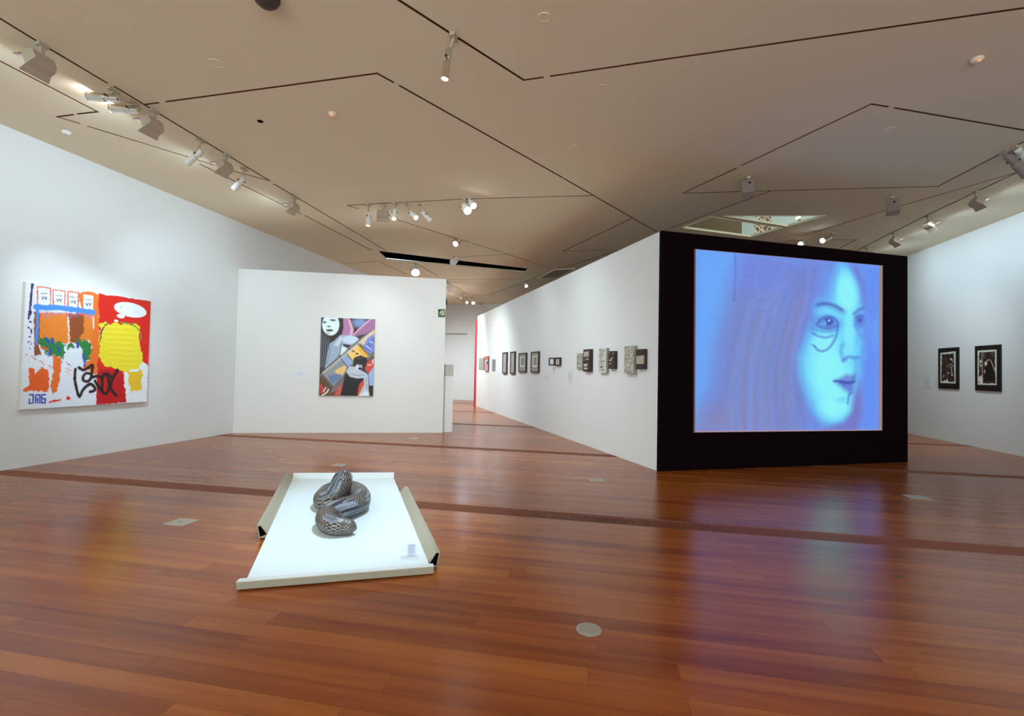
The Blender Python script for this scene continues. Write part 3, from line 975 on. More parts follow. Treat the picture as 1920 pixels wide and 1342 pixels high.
a.poly([(598, 850), (640, 782), (720, 800), (850, 870), (876, 900), (880, 1080), (896, 1155), (752, 1155), (826, 1010), (818, 930), (740, 938), (650, 918)], (190, 196, 206), soft=5)
a.poly([(820, 1110), (860, 1060), (880, 1155), (752, 1155)], (226, 230, 234), soft=6)
a.line([(650, 880), (740, 900), (830, 890)], 8, (130, 134, 142), soft=6)
a.line([(850, 920), (856, 1090)], 10, (150, 150, 158), soft=6)
a.ell(752, 780, 46, 52, (216, 222, 226), soft=.2)
a.ell(775, 712, 88, 58, (34, 20, 16), soft=.15, rough=5)
a.ell(708, 745, 20, 44, (34, 20, 16), soft=.3)
a.ell(826, 762, 26, 40, (34, 20, 16), soft=.3)
a.ell(770, 812, 24, 16, (40, 24, 26), soft=.4); a.ell(772, 782, 22, 6, (60, 40, 40), soft=.5)
a.line([(735, 690), (790, 680)], 8, (110, 92, 76), soft=6)
Pp = (float(P0[0]), float(P0[1]))
hung('painting', a, c2p(Q, 560, 570, 6.711), Pp, pn, .05,
     'tall collage painting of a pale face, pink ears and film strips on the partition', 'painting', M_CANVAS)


# --- two black framed prints on the right wall
M_BFRAME = mat('black_print_frame', srgb(22, 8, 8), .4)
for k, (fr_, inner, lab) in enumerate([
        ([(575, 270), (890, 262), (892, 912), (578, 900)], [(612, 345), (850, 325), (850, 825), (612, 815)], 'smaller-looking farther black framed print on the right wall, beside the small label'),
        ([(1148, 235), (1548, 218), (1552, 950), (1155, 935)], [(1195, 310), (1490, 298), (1492, 850), (1195, 845)], 'nearer black framed print on the right wall, showing an arched figure')]):
    a = Art(72, 120, fr_, (20, 8, 8))
    a.poly(inner, (222, 226, 204), soft=4)
    (ax, ay), (bx, by), (cx_, cy_), (dx_, dy_) = inner
    a.poly([(ax + 20, ay + 22), (bx - 22, by + 28), (cx_ - 18, cy_ - 22), (dx_ + 16, dy_ - 20)], (48, 26, 20), rough=7, scale=20, seed=k, soft=5)
    w_ = bx - ax
    a.c = np.clip(a.c + (.05 * np.clip(vnoise(a.X / 26, a.Y / 40, 70 + k), 0, 1) * ((a.X > ax + 25) & (a.X < bx - 25) & (a.Y > ay + 30) & (a.Y < cy_ - 25)))[..., None], 0, 1)
    if k == 0:
        for p in ([(770, 440), (800, 470), (815, 500)], [(735, 560), (770, 520), (800, 545), (770, 580)], [(780, 560), (800, 700)], [(645, 740), (670, 690)], [(815, 350), (830, 420), (835, 500)]):
            a.line(p, 9, (200, 196, 170), rough=4, scale=14, soft=5)
        a.ell(740, 658, 9, 11, (230, 226, 200)); a.ell(795, 690, 8, 20, (230, 226, 200)); a.ell(780, 445, 18, 10, (230, 226, 200))
        a.poly([(640, 805), (680, 770), (700, 790), (715, 750), (740, 805)], (232, 230, 214), rough=5, scale=14, soft=4)
        a.line([(705, 400), (712, 640), (705, 780)], 5, (120, 100, 86), soft=5)
        a.line([(660, 420), (664, 640)], 5, (100, 60, 46), soft=5)
    else:
        a.line([(1262, 330), (1262, 430), (1270, 560), (1275, 780)], 14, (170, 150, 130), rough=3, scale=14, soft=5)
        a.line([(1335, 500), (1350, 466), (1385, 455), (1410, 490), (1446, 580), (1476, 640)], 10, (206, 196, 160), soft=4)
        a.poly([(1298, 505), (1325, 480), (1345, 520), (1320, 552)], (236, 230, 196), rough=5, scale=12, soft=4)
        a.ell(1241, 482, 15, 22, (232, 226, 196)); a.ell(1241, 546, 11, 20, (232, 226, 196)); a.ell(1400, 575, 9, 24, (216, 206, 176)); a.ell(1308, 640, 11, 28, (216, 206, 176))
        a.poly([(1215, 720), (1262, 700), (1280, 840), (1215, 838)], (226, 226, 206), rough=9, scale=16, soft=6)
        a.poly([(1330, 560), (1400, 480), (1450, 640), (1440, 800), (1300, 780)], (22, 8, 8), rough=6, scale=20, soft=8)
        a.line([(1290, 340), (1296, 430)], 8, (150, 140, 120), soft=4)
    hung('framed_print', a, c2p(fr_, 1690, 620, 8.348), (XR, 12), (-1.0, 0.0), .03, lab, 'print', M_BFRAME)

# --- works on the divider wall
M_WFRAME = mat('dark_brown_frame', srgb(58, 34, 26), .5)
M_BOXED = mat('black_box_edge', srgb(48, 30, 24), .6)
M_PALE = mat('pale_box_edge', srgb(150, 146, 132), .7)
M_PURP = mat('purple_box_edge', srgb(96, 70, 120), .6)
def div_art(box4, fn, base, nx=44, ny=90):
    x0_, y0_, x1_, y1_ = box4
    Qd = [(x0_, y0_), (x1_, y0_ + 0.0), (x1_, y1_), (x0_, y1_)]
    a = Art(nx, ny, Qd, base)
    fn(a, x0_, y0_, x1_, y1_)
    return a, Qd
def speck(col1, col2, sc_, seed, thr=.1):
    def fn(a, x0_, y0_, x1_, y1_):
        a.speckle(1.0, sc_, seed, col=col1, thr=thr)
        a.speckle(.8, sc_ * 1.6, seed + 3, col=col2, thr=.45)
    return fn
def f_orange(a, x0_, y0_, x1_, y1_):
    h = y1_ - y0_
    a.poly([(x0_ - 2, y0_), (x0_ + 9, y0_), (x0_ + 9, y1_), (x0_ - 2, y1_)], (96, 70, 130), soft=2)
    x0_ = x0_ + 9
    a.poly([(x0_, y0_), (x1_, y0_), (x1_, y0_ + h * .26), (x0_, y0_ + h * .3)], (244, 120, 36), soft=2)
    a.poly([(x0_, y0_ + h * .3), (x1_, y0_ + h * .28), (x1_, y0_ + h * .34), (x0_, y0_ + h * .36)], (236, 220, 150), soft=2)
    a.poly([(x0_ + 14, y0_ + h * .36), (x1_, y0_ + h * .36), (x1_, y0_ + h * .54), (x0_ + 14, y0_ + h * .54)], (40, 20, 20), soft=2)
    a.poly([(x0_ + 6, y0_ + h * .5), (x0_ + 22, y0_ + h * .5), (x0_ + 20, y1_), (x0_ + 6, y1_)], (236, 120, 60), soft=2)
def f_mat(a, x0_, y0_, x1_, y1_):
    w, h = x1_ - x0_, y1_ - y0_
    a.poly([(x0_ + w * .16, y0_ + h * .16), (x1_ - w * .16, y0_ + h * .16), (x1_ - w * .16, y0_ + h * .76), (x0_ + w * .16, y0_ + h * .76)], (214, 216, 206), soft=2)
    a.poly([(x0_ + w * .28, y0_ + h * .22), (x1_ - w * .24, y0_ + h * .22), (x1_ - w * .24, y0_ + h * .66), (x0_ + w * .28, y0_ + h * .66)], (132, 132, 120), soft=2)
def f_slim(a, x0_, y0_, x1_, y1_):
    w, h = x1_ - x0_, y1_ - y0_
    a.line([((x0_ + x1_) / 2, y0_ + h * .1), ((x0_ + x1_) / 2 - 2, y1_ - h * .14)], 7, (196, 194, 178), rough=3, scale=9, soft=3)
    a.line([(x0_ + w * .3, y0_ + h * .4), (x0_ + w * .4, y0_ + h * .8)], 4, (60, 50, 44), rough=3, scale=9, soft=3)
def f_dark_rows(a, x0_, y0_, x1_, y1_):
    w, h = x1_ - x0_, y1_ - y0_
    a.poly([(x0_ + 7, y0_ + h * .12), (x1_ - 14, y0_ + h * .10), (x1_ - 14, y0_ + h * .27), (x0_ + 7, y0_ + h * .28)], (206, 204, 190), soft=2)
    for k in range(5):
        a.line([(x0_ + 12 + k * 11, y0_ + h * .15), (x0_ + 14 + k * 11, y0_ + h * .24)], 4, (50, 30, 26), soft=2)
    a.line([(x0_ + 8, y0_ + h * .33), (x1_ - 12, y0_ + h * .315)], 6, (200, 198, 184), rough=2, soft=2)
    for k in range(3):
        a.line([(x0_ + 10 + k * 7, y0_ + h * .47), (x0_ + 12 + k * 7, y0_ + h * .46)], 4, (190, 180, 160), soft=2)
    a.ell(x1_ - 24, y0_ + h * .44, 7, 10, (210, 206, 190), soft=.4)
    a.poly([(x0_ + 8, y0_ + h * .66), (x1_ - 20, y0_ + h * .64), (x1_ - 20, y0_ + h * .74), (x0_ + 8, y0_ + h * .76)], (204, 200, 186), rough=4, scale=8, soft=2)
    a.ell(x0_ + 26, y0_ + h * .85, 16, 10, (204, 200, 186), rough=5, scale=8, soft=.4)
    a.ell(x1_ - 24, y0_ + h * .70, 5, 8, (60, 40, 34), soft=.4)
def f_light_rows(a, x0_, y0_, x1_, y1_):
    w, h = x1_ - x0_, y1_ - y0_
    for k in range(12):
        y = y0_ + h * (.05 + k * .075)
        a.line([(x0_ + 6 + (k * 17) % 22, y), (x0_ + 30 + (k * 23) % 28, y + 2)], 5, (62, 50, 44), rough=4, scale=7, seed=k, soft=2)
        if k % 3 == 0:
            a.line([(x0_ + 2, y + 9), (x1_ - 4, y + 8)], 3, (120, 112, 104), soft=2)
    a.ell(x0_ + w * .4, y0_ + h * .76, 9, 11, (70, 60, 54), soft=.5); a.ell(x0_ + w * .62, y0_ + h * .88, 10, 7, (54, 44, 40), soft=.5)
def f_stars(a, x0_, y0_, x1_, y1_):
    w, h = x1_ - x0_, y1_ - y0_
    for k in range(9):
        a.ell(x0_ + 8 + (k * 29) % (w - 16), y0_ + 14 + (k * 53) % (h - 24), 5, 4, (206, 196, 176), rough=3, scale=6, seed=k, soft=.5)
    a.ell(x0_ + w * .33, y0_ + h * .5, 9, 10, (216, 208, 190), rough=4, scale=7, soft=.4)
def f_speck_grid(a, x0_, y0_, x1_, y1_):
    a.speckle(.9, 4, 81, col=(110, 104, 88), thr=.15)
    a.speckle(.8, 6, 83, col=(228, 228, 212), thr=.35)
    a.line([(x0_, (y0_ + y1_) / 2 - 8), (x1_, (y0_ + y1_) / 2 - 10)], 4, (110, 108, 96), soft=2)
def f_band(a, x0_, y0_, x1_, y1_):
    h = y1_ - y0_
    a.poly([(x0_, y0_ + h * .34), (x1_, y0_ + h * .32), (x1_, y0_ + h * .74), (x0_, y0_ + h * .74)], (188, 182, 158), soft=2)
    a.speckle(.8, 6, 91, box_=(x0_, y0_ + h * .34, x1_, y0_ + h * .74), col=(130, 120, 96), thr=.2)
def f_head(a, x0_, y0_, x1_, y1_):
    w, h = x1_ - x0_, y1_ - y0_
    a.speckle(.9, 5, 95, col=(96, 84, 70), thr=.2)
    a.ell(x0_ + w * .5, y0_ + h * .42, 13, 24, (200, 196, 180), soft=.5); a.ell(x0_ + w * .5, y0_ + h * .42, 5, 9, (70, 60, 54), soft=.6)
    a.ell(x0_ + w * .5, y0_ + h * .78, 14, 9, (210, 206, 190), soft=.5)
def f_plain(a, x0_, y0_, x1_, y1_):
    a.speckle(.25, 8, 99, col=(120, 122, 112), thr=.1)
WORKS = [
    ((93, 218, 142, 330), f_plain, (156, 158, 146), M_PALE, None, .02, 'small plain grey panel hung nearest the red wall end', 'picture'),
    ((147, 201, 184, 345), f_orange, (214, 214, 206), M_PURP, None, .06, 'deep box work with orange and dark front and purple side, beside the grey panel', 'picture'),
    ((228, 232, 257, 345), f_plain, (132, 134, 140), M_PALE, None, .02, 'narrow bluish grey panel between the orange box work and the framed pictures', 'picture'),
    ((328, 162, 371, 375), f_slim, (150, 148, 132), M_PALE, M_WFRAME, .05, 'leftmost slim dark framed picture of the four framed on the long wall', 'picture'),
    ((405, 155, 451, 378), f_slim, (150, 148, 132), M_PALE, M_WFRAME, .05, 'second slim dark framed picture, to the right of the leftmost framed one', 'picture'),
    ((490, 168, 563, 361), f_mat, (150, 150, 136), M_PALE, M_WFRAME, .05, 'dark framed picture with pale mat, the shorter of the two wide framed ones', 'picture'),
    ((612, 155, 689, 366), f_mat, (150, 150, 136), M_PALE, M_WFRAME, .05, 'widest dark framed picture, rightmost of the four framed ones', 'picture'),
    ((1075, 173, 1128, 330), f_head, (180, 176, 160), M_PALE, None, .04, 'small speckled grey panel just left of the dark lettered panel', 'picture'),
    ((1138, 132, 1206, 356), f_dark_rows, (52, 32, 26), M_BOXED, None, .07, 'tall dark panel with rows of pale marks, right of the small speckled one', 'picture'),
    ((1291, 122, 1370, 368), f_light_rows, (202, 202, 188), M_PALE, None, .06, 'tall pale panel with rows of dark writing, middle of the three tall panels', 'picture'),
    ((1391, 150, 1452, 328), f_stars, (50, 30, 24), M_BOXED, None, .06, 'dark brown panel with scattered pale specks, right of the pale written panel', 'picture'),
    ((1548, 99, 1645, 374), f_speck_grid, (176, 172, 154), M_PALE, None, .07, 'largest speckled stone-grey panel near the black screen wall', 'picture'),
    ((1669, 130, 1748, 330), f_band, (50, 28, 24), M_BOXED, None, .06, 'dark panel with a pale speckled middle band, nearest the black screen wall', 'picture'),
]
for bx4, fn, base, em, frm, th, lab, cat in WORKS:
    a, Qd = div_art(bx4, fn, base)
    hung('wall_panel' if not frm else 'framed_picture', a, c2p(Qd, 880, 630, 5.333), tuple(D0), dn, th, lab, cat, em,
         group='works on the long white wall', frame=frm, fw=.035)
# small open hinged double frame
root = None
a, Qd = div_art((856, 214, 903, 296), lambda a, x0_, y0_, x1_, y1_: (a.poly([(x0_ + 10, y0_ + 12), (x1_ - 12, y0_ + 12), (x1_ - 12, y1_ - 12), (x0_ + 10, y1_ - 12)], (190, 186, 170), soft=3),
                a.line([((x0_ + x1_) / 2, y0_ + 20), ((x0_ + x1_) / 2 + 4, y1_ - 22)], 5, (110, 96, 84), rough=3, soft=3)), (220, 220, 210), 30, 40)
root, f = hung('double_frame', a, c2p(Qd, 880, 630, 5.333), tuple(D0), dn, .05, 'small hinged double frame standing open on the long wall', 'picture', M_PALE,
               group='works on the long white wall', frame=M_WFRAME, fw=.03)
fl = np.array(f[0]); flb = np.array(f[3])
n3d = np.array([dn[0], dn[1], 0]); t3 = np.array([dd[0], dd[1], 0])
outd = (t3 * .45 + n3d * .89)
Lw = .15
bm = bmesh.new()
for (s0_, s1_, z0_, z1_) in ((0, Lw, 0, .035), (0, Lw, None, None), (0, .035, 'v', 0), (Lw - .035, Lw, 'v', 0)):
    H_ = fl[2] - flb[2]
    if z0_ == 0:
        za, zb2 = flb[2], flb[2] + .035
    elif z0_ is None:
        za, zb2 = fl[2] - .035, fl[2]
    else:
        za, zb2 = flb[2] + .035, fl[2] - .035
    p = np.array([fl[0], fl[1], 0]) + outd * s0_; q = np.array([fl[0], fl[1], 0]) + outd * s1_
    nn = np.array([-outd[1], outd[0], 0]) * .012
    lp = [p - nn, q - nn, q + nn, p + nn]
    hexa(bm, [v + np.array([0, 0, za]) for v in lp], [v + np.array([0, 0, zb2]) for v in lp])
adopt(link_mesh('hinged_frame', bm, M_WFRAME), root)


# --- label cards
def card(px, P, n2, label, lines=3):
    F = on_wall(px, P, n2, .007)
    n = np.array([n2[0], n2[1], 0.0])
    root = empty('label_card', tuple(float(v) for v in sum(F) / 4), label, 'label')
    bm = bmesh.new()
    hexa(bm, F, [p - n * .005 for p in F])
    adopt(link_mesh('card', bm, M_CARD), root)
    bm = bmesh.new()
    TL, TR, BR, BL = [np.array(p) for p in F]
    for k in range(lines):
        v0 = .25 + k * .5 / lines; v1 = v0 + .04
        def pt(u, v):
            return (TL * (1 - u) + TR * u) * (1 - v) + (BL * (1 - u) + BR * u) * v + n * .0008
        e = .8 - .25 * (k % 2)
        lp = [pt(.1, v0), pt(e, v0), pt(e, v1), pt(.1, v1)]
        hexa(bm, lp, [p - n * .0005 for p in lp])
    adopt(link_mesh('printed_lines', bm, M_CARDINK), root)
def rect(x0_, y0_, x1_, y1_):
    return [(x0_, y0_), (x1_, y0_), (x1_, y1_), (x0_, y1_)]
card(rect(555, 695.5, 576, 707), Pp, pn, 'small label card left of the film strip painting on the partition')
card(rect(1733.5, 706, 1745.5, 726), (XR, 12), (-1.0, 0.0), 'small label card between the black screen wall and the framed prints', 2)
card(rect(1065.5, 695, 1073.5, 718), tuple(D0), dn, 'tall label card on the long wall, left of the speckled panels', 5)
card(rect(1021.5, 704, 1028, 714), tuple(D0), dn, 'small label card below and left of the hinged double frame', 2)
card(rect(935, 701, 938.5, 706.5), tuple(D0), dn, 'tiny label card below the leftmost slim framed picture', 2)

# --- emergency exit sign on the partition's right edge
Qs = rect(821.5, 579.5, 834.0, 593.5)
F = on_wall(Qs, Pp, pn, .03)
n3p = np.array([pn[0], pn[1], 0])
root = empty('exit_sign', tuple(float(v) for v in sum(F) / 4), 'green running man exit sign at the upper right edge of the partition', 'sign')
bm = bmesh.new(); hexa(bm, F, [p - n3p * .028 for p in F])
adopt(link_mesh('sign_box', bm, mat('sign_green_edge', srgb(30, 80, 34), .5)), root)
a = Art(60, 66, [(0, 0), (60, 0), (60, 66), (0, 66)], (38, 96, 36))
W_ = (226, 236, 206)
a.poly([(34, 10), (54, 10), (54, 56), (34, 56)], W_, soft=1.5)
a.poly([(40, 15), (50, 15), (50, 52), (40, 52)], (120, 150, 100), soft=1.5, a=.35)
a.ell(27, 15, 4.5, 4.5, W_, soft=.2)
a.line([(25, 22), (22, 36)], 7, W_, soft=1.5)
a.line([(22, 36), (30, 44), (28, 55)], 5, W_, soft=1.5); a.line([(21, 36), (16, 48), (8, 52)], 5, W_, soft=1.5)
a.line([(25, 22), (33, 30), (38, 28)], 4, W_, soft=1.5); a.line([(24, 23), (15, 26), (11, 34)], 4, W_, soft=1.5)
m_sign = art_mat('sign_face', emission=.55)
adopt(a.mesh('sign_face', [p + n3p * .001 for p in F], m_sign), root)

# ------------------------------------------------------------------ the white tray with its sculpture
ZB = .06
corn = [onz(x, y, ZB) for x, y in ((463.5, 1083), (804, 1056.5), (738.5, 896), (549, 897.5))]
FL_, FR_, BR_, BL2 = [Vector(c) for c in corn]
u_ = (FR_ - FL_).normalized()
base_c = (FL_ + FR_ + BR_ + BL2) / 4
root = empty('display_tray', (base_c.x, base_c.y, 0), 'long low white display tray on the floor with folded-out side flaps', 'plinth')
bm = bmesh.new()
hexa(bm, [v + Vector((0, 0, -.0)) for v in (FL_, FR_, BR_, BL2)], [v + Vector((0, 0, -.022)) for v in (FL_, FR_, BR_, BL2)])
adopt(link_mesh('board', bm, M_BOARD), root)
bm = bmesh.new()
for i, (s, t) in enumerate(((.08, .06), (.92, .06), (.92, .94), (.08, .94), (.08, .5), (.92, .5))):
    p = FL_.lerp(FR_, s).lerp(BL2.lerp(BR_, s), t)
    bmf = bmesh.new()
    box(bmf, (p.x, p.y, .0125), (.05, .05, .055))
    adopt(link_mesh('foot', bmf, M_TANIN), root)
bm.free()

def flap(p, q, out, name, mats, wi=.05, hi=.07, th=.03, lean=.06, low=None):
    """folded channel with closed ends, from p to q (inner bottom edge), leaning outward."""
    p = Vector(p); q = Vector(q); out = Vector(out).normalized()
    prof = low or [(0, 0), (lean, hi), (lean + th, hi - .008), (lean + .010, -.045), (0.004, -.05)]
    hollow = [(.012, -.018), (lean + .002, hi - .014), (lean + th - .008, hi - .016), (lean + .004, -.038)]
    bm = bmesh.new()
    def loop(P, pr):
        return [bm.verts.new(P + out * s + Vector((0, 0, z))) for s, z in pr]
    a0 = loop(p, prof); b0 = loop(q, prof)
    n = len(prof)
    for i in range(n):
        f = bm.faces.new((a0[i], a0[(i + 1) % n], b0[(i + 1) % n], b0[i]))
        f.material_index = 1 if i == 0 else 0
    bm.faces.new(b0)
    bm.faces.new(a0)
    # black patches on the closed ends stand in for the hollow's shade
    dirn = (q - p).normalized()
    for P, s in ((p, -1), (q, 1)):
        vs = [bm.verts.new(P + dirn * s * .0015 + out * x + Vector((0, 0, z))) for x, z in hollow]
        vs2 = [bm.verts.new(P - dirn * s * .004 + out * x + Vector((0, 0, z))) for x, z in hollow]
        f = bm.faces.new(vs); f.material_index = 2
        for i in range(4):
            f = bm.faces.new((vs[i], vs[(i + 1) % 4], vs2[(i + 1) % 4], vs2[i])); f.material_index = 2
    return adopt(link_mesh(name, bm, mats), root)

def outn(p, q, inside):
    d = (Vector(q) - Vector(p)); n = Vector((-d.y, d.x, 0)).normalized()
    if (Vector(inside) - Vector(p)).dot(n) > 0:
        n = -n
    return n
M_FLAPW = mat('flap_white_inside', srgb(236, 240, 240), .45)
nF = outn(FL_, FR_, base_c)
flap(FL_ - u_ * .045, FR_ + u_ * .03, nF, 'front_flap', [M_FLAP, M_FLAPW, M_VOID], hi=.012, lean=.05, low=[(0, 0), (.082, .012), (.086, .008), (.058, -.05), (.0, -.054)])
flap(BL2, BR_, outn(BL2, BR_, base_c), 'back_flap', [M_FLAP, M_FLAPW, M_VOID], hi=.07, lean=.02)
nL = outn(FL_, BL2, base_c)
ps = FL_.lerp(BL2, .315)
flap(ps, BL2, nL, 'left_flap', [M_FLAP, M_FLAP, M_VOID])
nR = outn(FR_, BR_, base_c)
flap(FR_ + (BR_ - FR_) * .015, FR_.lerp(BR_, .735), nR, 'right_flap', [M_FLAP, M_FLAP, M_VOID])

# small printed notice standing on the tray
pc = onz(768, 1046, ZB + .0)
root = empty('tray_notice', tuple(float(v) for v in pc), 'small clear-backed printed notice standing at the right front of the white tray', 'label')
bm = bmesh.new()
Mx = Matrix.Translation(Vector(pc)) @ Matrix.Rotation(math.atan2(u_.y, u_.x) - .08, 4, 'Z')
box(bm, (0, 0, .004), (.13, .07, .006), Mx)
adopt(link_mesh('stand', bm, M_CARD), root)
bm = bmesh.new()
box(bm, (.012, .03, .05), (.062, .004, .088), Mx)
adopt(link_mesh('card', bm, mat('notice_grey', srgb(206, 210, 226), .5)), root)
bm = bmesh.new()
for k in range(7):
    box(bm, (.012 - (k % 2) * .004, .0272, .086 - k * .011), (.046 - (k % 2) * .008, .001, .003), Mx)
adopt(link_mesh('printed_lines', bm, mat('notice_print', srgb(150, 154, 176), .6)), root)

# sculpture: a thick coil with scale pattern
PTS = [(648, 884, .375, .035), (646.5, 888, .36, .070), (644, 895, .32, .092), (640, 906, .26, .102), (634, 920, .185, .108), (625, 933, .12, .106), (613, 940, .09, .098), (606, 934, .085, .092),
       (616, 923, .085, .092), (640, 917, .085, .092), (662, 919, .09, .095), (674, 928, .095, .098), (674, 940, .10, .100), (656, 949, .105, .100), (633, 956, .10, .096),
       (614, 966, .09, .090), (613, 977, .085, .084), (628, 985, .08, .080), (646, 987, .07, .070), (661, 989, .06, .060), (669, 991, .05, .040)]
ctrl = np.array([list(onz(x, y, z + ZB)) + [r] for x, y, z, r in PTS])
# keep the hump upright: limit drift in depth
def catmull(C, per=26):
    out = []
    n = len(C)
    for i in range(n - 1):
        p0 = C[max(i - 1, 0)]; p1 = C[i]; p2 = C[i + 1]; p3 = C[min(i + 2, n - 1)]
        for k in range(per):
            t = k / per
            out.append(.5 * ((2 * p1) + (-p0 + p2) * t + (2 * p0 - 5 * p1 + 4 * p2 - p3) * t * t + (-p0 + 3 * p1 - 3 * p2 + p3) * t ** 3))
    out.append(C[-1])
    return np.array(out)
cur = catmull(ctrl)
pos = cur[:, :3]; rad = np.maximum(cur[:, 3], .012)
pos[:, 2] = np.maximum(pos[:, 2], ZB + rad * .86)
tan = np.gradient(pos, axis=0); tan /= np.linalg.norm(tan, axis=1)[:, None]
arc = np.concatenate([[0], np.cumsum(np.linalg.norm(np.diff(pos, axis=0), axis=1))])
nr = np.zeros_like(pos); nr[0] = np.cross(tan[0], [0, 0, 1]); nr[0] /= np.linalg.norm(nr[0])
for i in range(1, len(pos)):
    v = nr[i - 1] - tan[i] * (nr[i - 1] @ tan[i]); nr[i] = v / np.linalg.norm(v)
bi = np.cross(tan, nr)
SEG = 96
th_ = np.linspace(0, 2 * PI, SEG, endpoint=False)
V = []; Cc = []
Rn = len(pos)
for i in range(Rn):
    capk = min(arc[i], arc[-1] - arc[i])
    r = rad[i] * math.sqrt(min(1, max(capk, .0) / .05 + .02)) if capk < .05 else rad[i]
    # diamond scales
    fu = arc[i] / .034; fv = th_ / (2 * PI) * 18
    aa = np.abs(((fu + fv) % 1) - .5); bb = np.abs(((fu - fv) % 1) - .5)
    edge = np.maximum(aa, bb)                   # .5 at the lattice lines
    ln = np.clip((edge - .38) / .07, 0, 1)
    bands = vnoise(np.full(SEG, arc[i] / .16), th_ / 1.3, 7) + .15 * np.sin(arc[i] / .05)
    sm = np.clip((bands - .02) * 4, 0, 1)       # smooth blue-grey streaks
    streak = vnoise(np.full(SEG, arc[i] / .30 + 4), th_ * 7, 11)
    dark = np.array([.010, .008, .009]); tan_c = np.array([.46, .38, .31]); blue = np.array([.33, .36, .41]); gry = np.array([.035, .035, .042])
    c1 = dark[None] * (1 - ln[:, None]) + tan_c[None] * ln[:, None]
    st = np.clip(streak * 1.8 + .25, 0, 1)[:, None]
    c2 = gry[None] * (1 - st) + blue[None] * st
    c2 = c2 * (1 - .55 * ln[:, None]) + dark[None] * .55 * ln[:, None]
    cc_ = c1 * (1 - sm[:, None]) + c2 * sm[:, None]
    rr_ = r * (1 + .035 * (1 - ln) * (1 - sm * .6) + .02 * vnoise(np.full(SEG, arc[i] * 8), th_ * 1.0, 19))
    ring = pos[i] + (np.cos(th_) * rr_)[:, None] * nr[i] + (np.sin(th_) * rr_)[:, None] * bi[i]
    ring[:, 2] = np.maximum(ring[:, 2], ZB + .001)
    V.append(ring); Cc.append(cc_)
V = np.array(V).reshape(-1, 3); Cc = np.array(Cc).reshape(-1, 3)
faces = []
for i in range(Rn - 1):
    for k in range(SEG):
        faces.append((i * SEG + k, i * SEG + (k + 1) % SEG, (i + 1) * SEG + (k + 1) % SEG, (i + 1) * SEG + k))
faces.append(tuple(range(SEG))[::-1]); faces.append(tuple((Rn - 1) * SEG + k for k in range(SEG)))
me = bpy.data.meshes.new('coiled_sculpture')
me.from_pydata([tuple(v) for v in V], [], faces); me.update()
at = me.color_attributes.new('paint', 'FLOAT_COLOR', 'POINT')
c4_ = np.ones((len(V), 4), np.float32); c4_[:, :3] = Cc
at.data.foreach_set('color', c4_.reshape(-1))
me.polygons.foreach_set('use_smooth', [True] * len(me.polygons))
me.materials.append(art_mat('glazed_scales', rough=.32))
o = bpy.data.objects.new('coiled_sculpture', me); COL.objects.link(o)
tag(o, 'coiled grey and black scaly sculpture lying on the white tray', 'sculpture')


# ------------------------------------------------------------------ ceiling fixtures
def lamp_at(parent, loc, aim, power, color, size_deg, radius=.05, blend=.8):
    l = bpy.data.lights.new('lamp_beam', 'SPOT')
    l.energy = power; l.color = color; l.spot_size = math.radians(size_deg); l.spot_blend = blend; l.shadow_soft_size = radius
    o = bpy.data.objects.new('lamp_beam', l)
    d = Vector(aim) - Vector(loc)
    o.matrix_world = Matrix.Translation(Vector(loc)) @ d.to_track_quat('-Z', 'Y').to_matrix().to_4x4()
    COL.objects.link(o)
    adopt(o, parent)
    return o


